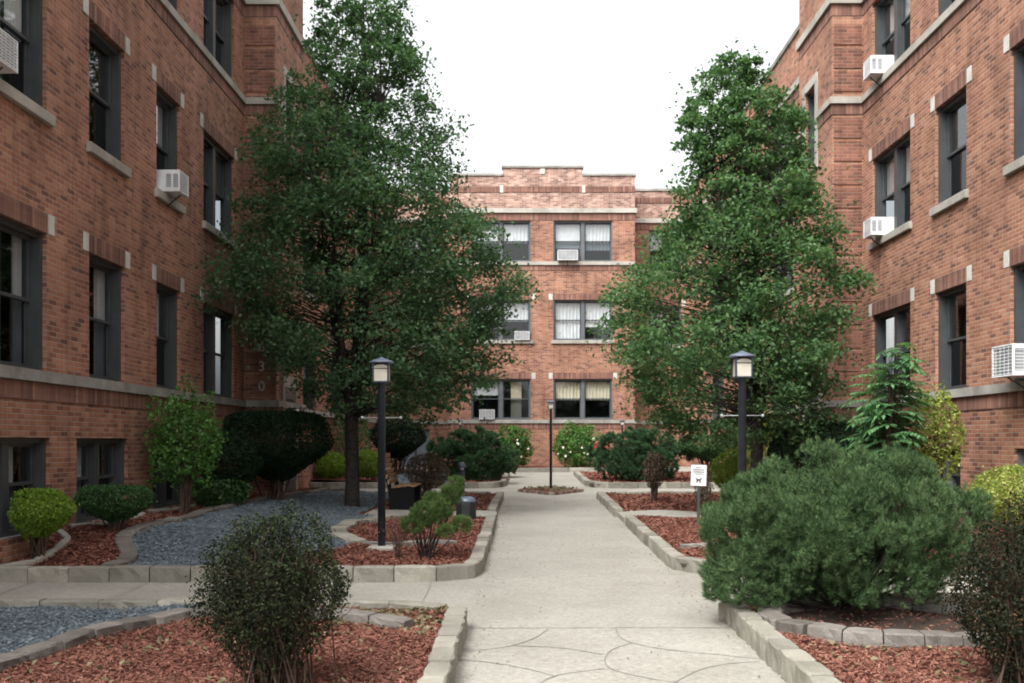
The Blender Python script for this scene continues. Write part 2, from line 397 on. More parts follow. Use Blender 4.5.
def nochamf(x, y, k):
    if k == 'nl': return not (x > -1.15 and y > 9.08-.30*(x+1.15)/.67)
    if k in ('fl',): return not (x > -.95 and y < 11.3+.5*(x+.95)) and not (18.08 < y < 19.12 and x > -2.85)
    if k == 'fr': return not (x < 2.3 and y < 11.85+.3*(2.3-x)) and not (18.08 < y < 19.12 and x < 5.35)
    if k in ('bl',): return not (x > -.95 and y < 28.2+.8*(x+.95))
    if k in ('br',): return not (x < 2.25 and y < 28.2+.8*(2.25-x))
    return True
RING = (3.05, 8.3, 1.0)
def inring(x, y): return math.hypot(x-RING[0], y-RING[1]) < RING[2]
def chips(kind, test, boxes):
    out = []
    for (x0, x1, y0, y1, dens, L, W) in boxes:
        n = int((x1-x0)*(y1-y0)*dens); x = rng.uniform(x0, x1, n); y = rng.uniform(y0, y1, n)
        ok = np.array([test(a, b) for a, b in zip(x, y)]); x, y = x[ok], y[ok]; n = len(x)
        if not n: continue
        z = np.array([bedz(a, b) for a, b in zip(x, y)])
        if kind == 'mulch':
            z = z+rng.uniform(.004, .03, n); P = np.stack([x, y, z], 1)
            th = rng.uniform(0, 2*np.pi, n); a = np.stack([np.cos(th), np.sin(th), rng.normal(0, .3, n)], 1); a = unit(a)
            nr = unit(rng.normal(size=(n, 3))*.55+np.array([0, 0, 1])); b = unit(np.cross(nr, a))
            l = (L*rng.uniform(.4, 1.3, n)/2)[:, None]; w = (W*rng.uniform(.5, 1.3, n)/2)[:, None]
            out.append(np.stack([P-a*l-b*w*.7, P+a*l*.8-b*w, P+a*l+b*w*.6, P-a*l*.9+b*w], 1))
        else:
            P = np.stack([x, y, z+rng.uniform(-.002, .02, n)], 1)
            s = L*rng.uniform(.45, 1.2, (n, 1)); dirs = np.array([[1, 0, 0], [0, 1, 0], [0, 0, .6], [-1, 0, 0], [0, -1, 0], [0, 0, -.6]], float)
            th = rng.uniform(0, np.pi, n); c, sn = np.cos(th), np.sin(th); V = []
            for d in dirs:
                q = np.stack([c*d[0]-sn*d[1], sn*d[0]+c*d[1], np.full(n, d[2])], 1)*rng.uniform(.6, 1.1, (n, 1))+rng.normal(0, .12, (n, 3)); V.append(P+q*s*.5)
            V = np.stack(V, 1)  # n,6,3 ; upper four faces each
            out.append(V[:, [2, 0, 1]]); out.append(V[:, [2, 1, 3]]); out.append(V[:, [2, 3, 4]]); out.append(V[:, [2, 4, 0]])
    return out
def gravel_mesh(name, parts):
    # parts come in groups of 4 arrays sharing stones: rebuild as connected 5 vertex pyramids
    vs = []; fs = []; off = 0
    for g in range(0, len(parts), 4):
        T = [parts[g+i] for i in range(4)]; top = T[0][:, 0]; ring = [T[i][:, 1] for i in range(4)]
        n = len(top); V = np.stack([top]+ring, 1); idx = off+np.arange(n)[:, None]*5
        for (a, b, c) in ((0, 1, 2), (0, 2, 3), (0, 3, 4), (0, 4, 1)): fs.append(np.concatenate([idx+a, idx+b, idx+c], 1))
        vs.append(V.reshape(-1, 3)); off += n*5
    V = np.concatenate(vs); F = np.concatenate(fs); me = bpy.data.meshes.new(name)
    me.vertices.add(len(V)); me.vertices.foreach_set('co', V.astype(np.float32).ravel())
    me.loops.add(F.size); me.loops.foreach_set('vertex_index', F.astype(np.int32).ravel())
    me.polygons.add(len(F)); me.polygons.foreach_set('loop_start', np.arange(0, F.size, 3, dtype=np.int32))
    me.materials.append(MATS['gravel']); me.update(calc_edges=True); me.validate(); return link(name, me)
for k, x0, x1, y0, y1 in BEDS:
    stp = .1 if y0 < 25 else .2
    grid_sheet('mulch_bed', x0, x1, y0, y1, 'mulch_ground' if k != 'x' else 'soil', bedz, stp, keep=lambda x, y: nochamf(x, y, k) and not is_gravel(x, y))
    if k == 'nr': grid_sheet('soil', x0, 4.2, 7.0, y1, 'soil', lambda x, y: bedz(x, y)+.006, .1, keep=lambda x, y: inring(x, y) or (y > RING[1] and x < 4.0))
    if k in ('nl', 'fl', 'bl'):
        grid_sheet('gravel_bed', x0, x1, y0, y1, 'gravel_ground', bedz, stp, keep=lambda x, y: nochamf(x, y, k) and is_gravel(x, y))
def mtest(k):
    return lambda x, y: nochamf(x, y, k) and not is_gravel(x, y) and not (k == 'nr' and inring(x, y) and random.random() < .93)
M = []
M += chips('mulch', mtest('nl'), [(-4.2, XL-.17, 5.6, 9.0, 5600, .036, .0095)])
M += chips('mulch', lambda x, y: mtest('nr')(x, y), [(XR+.17, 4.6, 5.6, 9.2, 5600, .036, .0095)])
M += chips('mulch', mtest('fl'), [(-2.9, XL-.17, 11.4, 18., 1500, .052, .018), (-6, -4.4, 11.4, 18., 1500, .052, .018), (-2.9, XL-.17, 19.2, 24.1, 450, .08, .03), (-6, -4.4, 18, 24, 350, .08, .03)])
M += chips('mulch', mtest('fr'), [(XR+.17, 4.5, 12., 18., 1500, .052, .018), (XR+.17, 5., 19.2, 24.1, 500, .08, .03)])
M += chips('mulch', mtest('bl'), [(-5.8, -.6, 28.4, 35.6, 150, .1, .04)]); M += chips('mulch', mtest('br'), [(1.95, 6, 28.4, 35.6, 150, .1, .04)])
o = np_mesh('wood_mulch', np.concatenate(M), 'mulch'); tag(o, kind='stuff', label='red shredded wood mulch covering the planting beds')
G = chips('gravel', is_gravel, [(-5.6, -2.3, 5.6, 9.05, 1900, .036, 0), (-5.2, -2.0, 11.4, 17.5, 1100, .045, 0), (-5.2, -2.0, 17.5, 24.1, 420, .06, 0), (-4.1, -2.2, 28.3, 35.7, 150, .09, 0)])
tag(gravel_mesh('blue_gravel', G), kind='stuff', label='blue grey crushed stone covering part of the left beds')
# leaves and grit on the path, mostly against the kerbs
n = 420; x = np.where(rng.random(n) < .5, XL+np.abs(rng.normal(0, .12, n)), XR-np.abs(rng.normal(0, .12, n))); u_ = rng.random(n) < .3; x = np.where(u_, rng.uniform(XL, XR, n), x); y = rng.uniform(6, 24, n)
tag(np_mesh('path_litter', leaves(np.stack([x, y, .015*y+.012], 1), .028, flat=2., aspect=.6), 'litter'), kind='stuff', label='small dry leaves lying along the edges of the path')
# dropped leaves
n = 900; x = np.concatenate([rng.uniform(-1.6, -.65, 300), rng.uniform(-3.6, -.7, 300), rng.uniform(1.95, 4.4, 300)]); y = np.concatenate([rng.normal(8.6, .3, 300), rng.uniform(5.8, 9, 300), rng.uniform(5.8, 8.9, 300)])
ok = (y < 9.0) & np.array([nochamf(a, b, 'nl') for a, b in zip(x, y)]); x, y = x[ok], y[ok]
tag(np_mesh('leaf_litter', leaves(np.stack([x, y, np.array([bedz(a, b) for a, b in zip(x, y)])+.035], 1), .05, flat=1., aspect=.7), 'litter'), kind='stuff', label='dry fallen leaves scattered over the front beds')

# ---------------------------------------------------------------- kerbs
def smooth_path(pts, step):
    L = [0]
    for a, b in zip(pts, pts[1:]): L.append(L[-1]+math.hypot(b[0]-a[0], b[1]-a[1]))
    n = max(1, round(L[-1]/step)); out = []
    for k in range(n+1):
        s = L[-1]*k/n; i = max(j for j in range(len(L)) if L[j] <= s+1e-9); i = min(i, len(pts)-2)
        t = (s-L[i])/(L[i+1]-L[i]); out.append((pts[i][0]+(pts[i+1][0]-pts[i][0])*t, pts[i][1]+(pts[i+1][1]-pts[i][1])*t))
    return out
def kerb(name, pts, width, h, label, mat='kerb_block', block=.4, zf=None, rough=.012, cat='kerb', group=None):
    m = MB(); q = smooth_path(pts, block); zf = zf or (lambda x, y: gz(y))
    N = len(q)
    def nrm(i):
        a = Vector(q[max(i-1, 0)]); b = Vector(q[min(i+1, N-1)]); d = (b-a).normalized(); return Vector((-d.y, d.x))
    for i in range(N-1):
        a = Vector(q[i]); b = Vector(q[i+1]); na, nb = nrm(i), nrm(i+1); d = (b-a).normalized()
        gap = .004+random.random()*.003; a2 = a+d*gap; b2 = b-d*gap
        j = random.uniform(-rough, rough)*.6; hh = h+random.uniform(-rough, rough)*.5; w2 = width/2; c = .012
        za, zb = zf(*a), zf(*b); sub = 5
        # cross sections along the block with a rough split face
        ring = []; 
        for s in range(sub+1):
            t = s/sub; p = a2.lerp(b2, t); nn = na.lerp(nb, t).normalized(); z = za+(zb-za)*t; e = .010 if s in (0, sub) else 0
            jf = lambda: random.uniform(-rough, rough)
            f = [(w2-e+j, -.12), (w2-e+j+jf(), h*.45), (w2-e+j+jf()*.8, hh-c-e*.5), (w2-c-e+j, hh-e*.5), (-w2+c+e+j, hh-e*.5), (-w2+e+j+jf()*.8, hh-c-e*.5), (-w2+e+j+jf(), h*.45), (-w2+e+j, -.12)]
            ring.append([(*(p+nn*ww), z+zz) for ww, zz in f])
        vs = [v for r in ring for v in r]; fs = []
        for s in range(sub):
            for k in range(7): fs.append((s*8+k, s*8+k+1, s*8+9+k, s*8+8+k))
        fs += [tuple(range(8)), tuple(range(sub*8, sub*8+8))[::-1]]
        m.raw(vs, fs, mat)
    return tag(m.build(name), label, cat, group)
kw = .17; o2 = kw/2
kerb('stone_kerb', [(XL-o2, 3.), (XL-o2, 8.72)], kw, .185, 'pale block kerb along the path beside the front left bed with the bare-stemmed bush', group=None)
kerb('stone_kerb', [(-6., 9.17), (-1.75, 9.17), (-1.2, 9.1), (-.70, 8.90)], kw, .165, 'block kerb behind the front left bed, on the near side of the left cross walk', block=.52)
kerb('stone_kerb', [(-6., 11.27), (-1.2, 11.27), (-.85, 11.34), (-.64, 11.5), (XL-o2, 11.8), (XL-o2, 17.9)], kw, .17, 'long block kerb turning from the left cross walk along the path, round the bed with the lamp post', block=.46)
kerb('stone_kerb', [(XL-o2-.05, 19.25), (XL-o2+.02, 24.15)], kw, .17, 'short block kerb on the left of the path level with the black domed box')
kerb('stone_kerb', [(XL-.3, 24.2), (-6, 24.2)], kw, .17, 'block kerb closing the far end of the left gravel bed behind the tree')
kerb('stone_kerb', [(-6, 28.1), (-1.0, 28.1), (-.72, 28.4), (XL-o2, 29.2), (XL-o2, 35.6)], kw, .17, 'distant block kerb turning round the left pine shrub before the back building')
kerb('stone_kerb', [(XR+o2, 3.), (XR+o2, 8.85)], kw, .185, 'pale block kerb along the right of the path under the big pine', block=.36)
kerb('stone_kerb', [(XR+.02, 8.98), (XR+.4, 9.3), (XR+.8, 9.42), (7.29, 9.42)], kw, .165, 'block kerb behind the big pine, on the near side of the right cross walk', block=.5)
kerb('stone_kerb', [(7.29, 11.78), (2.5, 11.78), (2.15, 11.82), (1.95, 11.98), (XR+o2, 12.3), (XR+o2, 17.75)], kw, .17, 'long block kerb turning from the right cross walk up the path to the sign', block=.46)
kerb('stone_kerb', [(XR+o2-.04, 19.2), (XR+o2-.02, 24.15)], kw, .17, 'short block kerb on the right of the path beside the red-brown shrub')
kerb('stone_kerb', [(XR+.3, 24.2), (7.29, 24.2)], kw, .17, 'block kerb closing the far end of the right mulch bed behind the red-brown shrub')
kerb('stone_kerb', [(7.29, 28.1), (2.35, 28.1), (2.1, 28.4), (XR+o2, 29.2), (XR+o2, 35.6)], kw, .17, 'distant block kerb turning round the right pine shrub before the back building')
kerb('stone_kerb', [(-3.0, 37.9), (4.6, 37.9)], .2, .17, 'pale block kerb crossing the end of the path in front of the back building', block=.9)
kerb('stone_edging', EN, .17, .10, 'low grey edging curving between blue gravel and red mulch in the front left bed', 'edging_block', .36, lambda x, y: bedz(x, y)-.01, cat='edging')
kerb('stone_edging', EA, .2, .075, 'low brown edging winding between the left wall mulch and the blue gravel', 'edging_block', .34, lambda x, y: bedz(x, y)-.01, cat='edging')
kerb('stone_edging', ARC, .26, .08, 'wide grey edging bowed round the mulch behind the left lamp post', 'kerb_block', .3, lambda x, y: bedz(x, y)-.01, cat='edging')
kerb('stone_edging', [(-2.2, 13.72), (-.9, 13.72)], .12, .075, 'short straight edging behind the left lamp post and the scrawny pine', 'edging_block', .43, lambda x, y: bedz(x, y)-.01, cat='edging')
kerb('stone_edging', [(2.12, 13.55), (4.2, 13.55)], .12, .075, 'short straight edging across the right mulch bed in front of the sign', 'edging_block', .43, lambda x, y: bedz(x, y)-.01, cat='edging')
kerb('stone_edging', [(RING[0]+RING[2]*math.cos(a), RING[1]+RING[2]*math.sin(a)*.82) for a in [math.pi*2*(k/40)-2.5 for k in range(41)]], .2, .12, 'ring of grey blocks round the foot of the big pine', 'edging_block', .27, lambda x, y: bedz(x, y)-.02, cat='edging')
# window well curbs at the left wall
for (a, b, lab) in ((11.4, 12.9, 'pale concrete curb bowed round the first basement window of the left wing, behind the lime bush'), (13.2, 15.4, 'pale concrete curb round the double basement window behind the flat-topped dark bush'), (15.9, 18.3, 'pale concrete curb round the farthest basement window of the left wing')):
    pts = [(-5.98, a), (-5.76, a+.15), (-5.68, a+.5), (-5.68, b-.5), (-5.76, b-.15), (-5.98, b)]
    kerb('window_well_curb', pts, .09, .06, lab, 'limestone', .5, lambda x, y: (bedz(x, y) if y > 11.3 else gz(y)+.2), .004, cat='curb')
# brick diamond round the centre lamp
dm = MB(); DC = (.74, 26.6); dx, dy = .84, 1.35
corn = [(DC[0]-dx, DC[1]), (DC[0], DC[1]-dy), (DC[0]+dx, DC[1]), (DC[0], DC[1]+dy)]
for a, b in zip(corn, corn[1:]+corn[:1]):
    n = 16
    for k in range(n):
        p = Vector(a).lerp(Vector(b), k/n); q = Vector(a).lerp(Vector(b), (k+.82)/n); d = (q-p); nn = Vector((-d.y, d.x)).normalized()*.05
        z = gz(p.y); zt = z+.075+random.uniform(-.01, .01)
        vs = [(*(p-nn), z), (*(q-nn), z), (*(q+nn), z), (*(p+nn), z), (*(p-nn), zt), (*(q-nn), zt), (*(q+nn), zt), (*(p+nn), zt)]
        dm.raw(vs, [(4, 5, 6, 7), (0, 1, 5, 4), (1, 2, 6, 5), (2, 3, 7, 6), (3, 0, 4, 7)], 'brick_edge' if k % 3 else 'kerb_block')
rt = root('brick_planter', (DC[0], DC[1], gz(DC[1])), 'diamond of small upright bricks round the centre lamp post in the middle of the path', 'planter')
dm.build('brick_rim', rt)
f2 = MB(); f2.face([(c[0], c[1], gz(c[1])+.045) for c in corn], 'mulch_ground'); 
f2.build('planting_bed', rt)
x = rng.uniform(-1, 1, 500); y = rng.uniform(-1, 1, 500); ok = np.abs(x)+np.abs(y) < .95; x, y = x[ok], y[ok]
lv = leaves(np.stack([DC[0]+x*dx, DC[1]+y*dy, gz(26.6)+.07+rng.uniform(0, .05, len(x))], 1), .09, flat=.5); o = np_mesh('ground_cover', lv, 'litter', rt); o['kind'] = 'stuff'

# ---------------------------------------------------------------- buildings
F1, F2, F3 = EYE+.86, EYE+4.11, EYE+7.36; WH = 1.755
class Seg:
    def __init__(s, p0, p1, u0):
        s.p0 = Vector(p0); s.p1 = Vector(p1); s.L = (s.p1-s.p0).length; s.d = (s.p1-s.p0)/s.L; s.n = Vector((s.d.y, -s.d.x)); s.u0 = u0
    def T(s, u, w, z):
        p = s.p0+s.d*u+s.n*w; return (p.x, p.y, z)
def wall_seg(mb, sg, z0, z1, holes, mat, depth=.26, ua=0, ub=None):
    ub = sg.L if ub is None else ub
    us = sorted({ua, ub, *[h[0] for h in holes], *[h[1] for h in holes]}); zs = sorted({z0, z1, *[h[2] for h in holes], *[h[3] for h in holes]})
    for a, b in zip(us, us[1:]):
        for c, d in zip(zs, zs[1:]):
            um, zm = (a+b)/2, (c+d)/2
            if any(h[0] < um < h[1] and h[2] < zm < h[3] for h in holes): continue
            mb.face([sg.T(a, 0, c), sg.T(b, 0, c), sg.T(b, 0, d), sg.T(a, 0, d)], mat, [(sg.u0+a, c), (sg.u0+b, c), (sg.u0+b, d), (sg.u0+a, d)])
    for (a, b, c, d) in holes:
        for (u, s) in ((a, 0), (b, 0)):
            mb.face([sg.T(u, 0, c), sg.T(u, -depth, c), sg.T(u, -depth, d), sg.T(u, 0, d)], mat, [(0, c), (depth, c), (depth, d), (0, d)])
        for z in (c, d):
            mb.face([sg.T(a, 0, z), sg.T(b, 0, z), sg.T(b, -depth, z), sg.T(a, -depth, z)], 'limestone_dirty' if z == c else mat, [(a, 0), (b, 0), (b, depth), (a, depth)])
def band(mb, path, z0, z1, proud, mat, inner=.1, soldier=False, u_start=0):
    pts = [Vector(p) for p in path]; N = len(pts); ns = []
    for a, b in zip(pts, pts[1:]): d = (b-a).normalized(); ns.append(Vector((d.y, -d.x)))
    def off(i, w):
        if i == 0: return pts[0]+ns[0]*w
        if i == N-1: return pts[-1]+ns[-1]*w
        n1, n2 = ns[i-1], ns[i]; m = (n1+n2); 
        if m.length < 1e-6: return pts[i]+n1*w
        m.normalize(); return pts[i]+m*(w/m.dot(n1))
    u = u_start
    for i in range(N-1):
        a, b = off(i, proud), off(i+1, proud); c, d = off(i, -inner), off(i+1, -inner); L = (pts[i+1]-pts[i]).length
        uvs = [(z0-z0, u), (0, u+L), (z1-z0, u+L), (z1-z0, u)] if soldier else [(u, z0), (u+L, z0), (u+L, z1), (u, z1)]
        mb.face([(*a, z0), (*b, z0), (*b, z1), (*a, z1)], mat, uvs)
        for z in (z0, z1): mb.face([(*a, z), (*b, z), (*d, z), (*c, z)], mat, [(0, u), (0, u+L), (.1, u+L), (.1, u)])
        u += L
    for i, sgn in ((0, 1), (N-1, 1)):
        a, c = off(i, proud), off(i, -inner); mb.face([(*a, z0), (*c, z0), (*c, z1), (*a, z1)], mat)
def box_s(mb, sg, u0, u1, w0, w1, z0, z1, mat, bev=0, soldier=False):
    if soldier:
        T = sg.T
        for pts, uv in (([T(u0, w1, z0), T(u1, w1, z0), T(u1, w1, z1), T(u0, w1, z1)], [(.0, u0), (.0, u1), (z1-z0, u1), (z1-z0, u0)]),
                        ([T(u0, w0, z0), T(u1, w0, z0), T(u1, w1, z0), T(u0, w1, z0)], [(.05, u0), (.05, u1), (.15, u1), (.15, u0)]),
                        ([T(u0, w0, z1), T(u1, w0, z1), T(u1, w1, z1), T(u0, w1, z1)], [(.05, u0), (.05, u1), (.15, u1), (.15, u0)])):
            mb.face(pts, mat, uv)
        return
    mb.box(sg.T, (u0, w0, z0), (u1, w1, z1), mat, bev)
def window(parent, sg, u0, u1, z0, z1, double, sill=True, lintel=True, blocks=True, curtain=None, frame='frame_dark', label=None, halves=None):
    m = MB(); wb, wf = -.27, -.055; fr = .06; W = u1-u0
    m_u = [(u0, u0+fr), (u1-fr, u1)]
    if double: c = (u0+u1)/2; m_u.append((c-.075, c+.075)); cells = [(u0+fr, c-.075), (c+.075, u1-fr)]
    else: cells = [(u0+fr, u1-fr)]
    for a, b in m_u: box_s(m, sg, a, b, wb, wf-(.05 if a > u0 and b < u1 else 0), z0, z1, frame)
    box_s(m, sg, u0+fr, u1-fr, wb, wf-.04, z0, z0+.06, frame); box_s(m, sg, u0+fr, u1-fr, wb, wf-.03, z1-.07, z1, frame)
    o = m.build('window', parent)
    if label: o['label'] = label
    zm = (z0+z1)/2+.02
    for ci, (a, b) in enumerate(cells):
        s = MB(); st = .045
        for (za, zb, w0, w1) in ((zm-.02, z1-.07, -.215, -.18), (z0+.06, zm+.02, -.25, -.216)):
            box_s(s, sg, a+.002, a+st, w0, w1, za, zb, 'sash'); box_s(s, sg, b-st, b-.002, w0, w1, za, zb, 'sash')
            box_s(s, sg, a+st, b-st, w0, w1-.002, za, za+.04, 'sash'); box_s(s, sg, a+st, b-st, w0, w1-.002, zb-.04, zb, 'sash')
        s.build('sash', o)
        g = MB(); T = sg.T
        g.face([T(a+st, -.2, zm+.02), T(b-st, -.2, zm+.02), T(b-st, -.2, z1-.11), T(a+st, -.2, z1-.11)], 'pane'); g.build('pane', o)
        g = MB(); g.face([T(a+st, -.235, z0+.10), T(b-st, -.235, z0+.10), T(b-st, -.235, zm-.02), T(a+st, -.235, zm-.02)], 'pane_screened' if halves != 'clear' else 'pane'); g.build('pane', o)
        ck = curtain[ci % len(curtain)] if curtain else None
        if ck:
            kind, lo, hi, ua, ub, mt = ck; k = MB(); n = 28
            x0 = a+(b-a)*ua; x1 = a+(b-a)*ub; za = z0+(z1-z0)*lo; zb = z0+(z1-z0)*hi
            for i in range(n):
                p, q = x0+(x1-x0)*i/n, x0+(x1-x0)*(i+1)/n; amp = .018 if kind == 'c' else .002
                wa, wc = -.29+amp*math.sin(i*1.7+u0*3), -.29+amp*math.sin((i+1)*1.7+u0*3)
                k.face([T(p, wa, za), T(q, wc, za), T(q, wc, zb), T(p, wa, zb)], mt)
            k.build('curtain' if kind == 'c' else 'blind', o)
    if sill:
        k = MB(); box_s(k, sg, u0-.09, u1+.09, -.04, .07, z0-.13, z0+.012, 'limestone', .008); k.build('sill', o)
    if lintel:
        k = MB(); box_s(k, sg, u0-.01, u1+.01, -.1, .006, z1-.004, z1+.25, 'brick_soldier', soldier=True); k.build('lintel', o)
    if blocks:
        for a in (u0-.19, u1+.03):
            k = MB(); box_s(k, sg, a, a+.16, -.06, .010, z1+.0, z1+.25, 'white_stone', .004); k.build('lintel_block', o)
    return o
CU = ('c', .5, 1., .0, .45, 'curtain_grey'); CW = ('c', .48, 1., 0, 1, 'curtain'); CC = ('c', .48, 1., 0, 1, 'curtain_cream'); BL = ('b', .35, 1, 0, 1, 'curtain'); FULL = ('c', .0, 1, .0, 1, 'curtain')
DRP = ('c', .0, 1., .0, .3, 'curtain_grey')
def rcur(s, d):
    r = random.Random(s); opts = [('c', .5, 1, .25, .8, 'curtain_grey'), CU, DRP, None, ('b', .55, 1, 0, 1, 'curtain_grey'), ('c', .5, 1, .5, 1, 'curtain'), ('c', .0, 1, .72, 1, 'curtain_grey')]
    return [r.choice(opts) for _ in range(2 if d else 1)]
TALL = EYE+11.9; LOW = EYE+10.83
def wing(name, path, loc, label, segwins, tall_segs, bands_path):
    rt = root(name, loc, label, 'building')
    wallm = MB(); u = 0; segs = []
    for a, b in zip(path, path[1:]): s = Seg(a, b, u); u += s.L; segs.append(s)
    for i, s in enumerate(segs):
        top = TALL if i in tall_segs else LOW
        holes = [(w['u'][0], w['u'][1], w['z'][0], w['z'][1]) for w in segwins.get(i, [])]
        mt = 'brick'
        wall_seg(wallm, s, -.4, EYE+9.55, holes, mt); wall_seg(wallm, s, EYE+9.55, top, [], 'brick')
    wallm.build('wall', rt)
    for i, s in enumerate(segs):
        for w in segwins.get(i, []):
            if w.get('door'): continue
            window(rt, s, *w['u'], *w['z'], w.get('double', False), **w.get('kw', {}))
    return rt, segs
def cols(spec, kinds=(1, 2, 3), seed=0, base=True):
    out = []
    for ci, (a, b, dbl) in enumerate(spec):
        for fl in kinds:
            z = (F1, F2, F3)[fl-1]
            out.append(dict(u=(a, b), z=(z, z+WH), double=dbl, kw=dict(sill=fl == 2, blocks=fl < 3, lintel=fl < 3, curtain=rcur(seed*100+ci*10+fl, dbl))))
    return out
Y0 = 2.
LP = [(-6, Y0), (-6, 21.5), (-5.3, 21.5), (-5.3, 24.1), (-6, 24.1), (-6, 43)]
lw = cols([(10.6-Y0, 12.6-Y0, True), (13.83-Y0, 15.06-Y0, False), (16.37-Y0, 17.5-Y0, False), (18.78-Y0, 20.77-Y0, True)], seed=1)
for (a, b) in ((10.9, 12.69), (13.44, 15.18), (16.2, 17.9)):
    lw.append(dict(u=(a-Y0, b-Y0), z=(.62, EYE+.04), double=True, kw=dict(sill=False, lintel=False, blocks=False, curtain=[('c', 0, 1, .55, 1, 'curtain_grey'), ('c', 0, 1, 0, .6, 'curtain_grey')])))
far = cols([(2.4, 4.8, True), (7.2, 9.6, True), (12., 14.4, True)], seed=2)
stair = [dict(u=(.75, 1.55), z=(EYE+6.35, EYE+8.1), double=False, kw=dict(sill=False, blocks=False, lintel=False))]
left, lsegs = wing('apartment_wing', LP, (-6, 21.5, 0), 'left brick apartment wing, in shade, with basement windows and vertical white house number', {0: lw, 2: stair, 4: far}, (0, 1, 2), None)
XW = 7.293
RP = [(XW, 43), (XW, 24.0), (6.63, 24.0), (6.63, 21.45), (XW, 21.45), (XW, Y0)]
def ry(y): return 21.45-y
rw = cols([(ry(20.88), ry(18.83), True), (ry(17.69), ry(16.45), False), (ry(14.97), ry(13.0), True)], seed=3)
for (a, b) in ((18.4, 16.67), (14.85, 13.1)):
    rw.append(dict(u=(ry(a), ry(b)), z=(.65, EYE-.11), double=True, kw=dict(sill=False, lintel=False, blocks=False, frame='frame_grey')))
farr = cols([(43-27-2.4, 43-27, True), (43-31.6-2.4, 43-31.6, True), (43-36.4-2.4, 43-36.4, True)], seed=4)
stair_r = [dict(u=(.55, 1.35), z=(EYE+6.35, EYE+8.1), double=False, kw=dict(sill=False, blocks=False, lintel=False))]
right, rsegs = wing('apartment_wing', RP, (XW, 21.5, 0), 'right brick apartment wing, brightly lit, with air conditioners in its windows', {4: rw, 2: stair_r, 0: farr}, (2, 3, 4, 1), None)
for rt, path, segs, stk, tlo in ((left, LP, lsegs, 2, (0, 4)), (right, RP, rsegs, 2, (1, 5))):
    k = MB(); band(k, path, F1-.13, F1+.012, .06, 'limestone_dirty'); k.build('sill_course', rt)
    k = MB(); band(k, path, EYE+9.37, EYE+9.56, .07, 'limestone'); k.build('cornice', rt)
    
    for za, zb_, pr in ((F1-.36, F1-.132, .014), (F3+WH+.001, EYE+9.368, .010)):
        k = MB(); band(k, path, za, zb_, pr, 'brick_soldier', soldier=True); k.build('soldier_course', rt)
    wu = (stair if rt is left else stair_r)[0]['u']; pA = segs[2].T(wu[0]-.171, 0, 0)[:2]; pB = segs[2].T(wu[1]+.171, 0, 0)[:2]
    for pth in (list(path[:3])+[pA], [pB]+list(path[3:])):
        k = MB(); band(k, pth, F3-.36, F3-.132, .014, 'brick_soldier', soldier=True); k.build('soldier_course', rt)
        k = MB(); band(k, pth, F3-.13, F3+.012, .06, 'limestone'); k.build('sill_course', rt)
    k = MB(); band(k, path[tlo[0]:tlo[1]], TALL-.002, TALL+.12, .05, 'limestone_dirty', inner=.35); 
    if rt is left: band(k, [(-6, 24.1), (-6, 43)], LOW-.002, LOW+.12, .05, 'limestone_dirty', inner=.35)
    else: band(k, [(XW, 43), (XW, 24.05)], LOW-.002, LOW+.12, .05, 'limestone_dirty', inner=.35)
    k.build('coping', rt)
    # stair window surround
    s = segs[2]; w = (stair if rt is left else stair_r)[0]; a, b = w['u']; z0, z1 = w['z']; k = MB()
    box_s(k, s, a-.17, a-.002, -.05, .03, z0-.12, z1, 'limestone'); box_s(k, s, b+.002, b+.17, -.05, .03, z0-.12, z1, 'limestone')
    box_s(k, s, a-.17, b+.17, -.05, .035, z1+.002, z1+.2, 'limestone'); box_s(k, s, a-.17, b+.17, -.05, .05, z0-.2, z0-.122, 'limestone'); k.build('stone_surround', rt)
    # raised brick quoin bands on the pier front
    s = segs[1] if rt is left else segs[3]; k = MB(); z = .75
    while z < EYE+9.2:
        zt = z+.42
        if not any(zz-.4 < z < zz+.02 or zz-.4 < zt < zz+.02 for zz in (F1, F3)) and zt < F3+WH:
            u0, u1 = .03, s.L-.03
            for (p, q, w) in ((u0, u1, .022),):
                T = s.T; k.face([T(p, w, z), T(q, w, z), T(q, w, zt), T(p, w, zt)], 'brick_dark', [(p, z), (q, z), (q, zt), (p, zt)])
                k.face([T(p, w, zt), T(q, w, zt), T(q, -.02, zt), T(p, -.02, zt)], 'brick_dark', [(p, 0), (q, 0), (q, .04), (p, .04)]); k.face([T(p, w, z), T(q, w, z), T(q, -.02, z), T(p, -.02, z)], 'brick_dark', [(p, 0), (q, 0), (q, .04), (p, .04)])
                k.face([T(p, w, z), T(p, -.02, z), T(p, -.02, zt), T(p, w, zt)], 'brick_dark'); k.face([T(q, w, z), T(q, -.02, z), T(q, -.02, zt), T(q, w, zt)], 'brick_dark')
            k.build('raised_brick_band', rt); k = MB()
        z += .5
    # interior, roof and rear so the wing is closed
    k = MB(); sx = -1 if rt is left else 1; bx = (-6 if rt is left else XW)+sx*.75
    k.box(I, (min(bx, bx+sx*.05), Y0, 0), (max(bx, bx+sx*.05), 21.3, EYE+9.3), 'room'); k.box(I, (min(bx, bx+sx*.05), 24.2, 0), (max(bx, bx+sx*.05), 43, EYE+9.3), 'room')
    for zf in (F1-.35, F2-.45, F3-.45): k.box(I, (min(bx, bx-sx*.5), Y0, zf-.1), (max(bx, bx-sx*.5), 43, zf), 'room')
    k.build('interior', rt)
    k = MB(); ex = (-6 if rt is left else XW); 
    k.box(I, (min(ex-sx*-.3, ex+sx*9), Y0, TALL-.5), (max(ex+sx*.3, ex+sx*9), 24.0, TALL-.4), 'roofing')
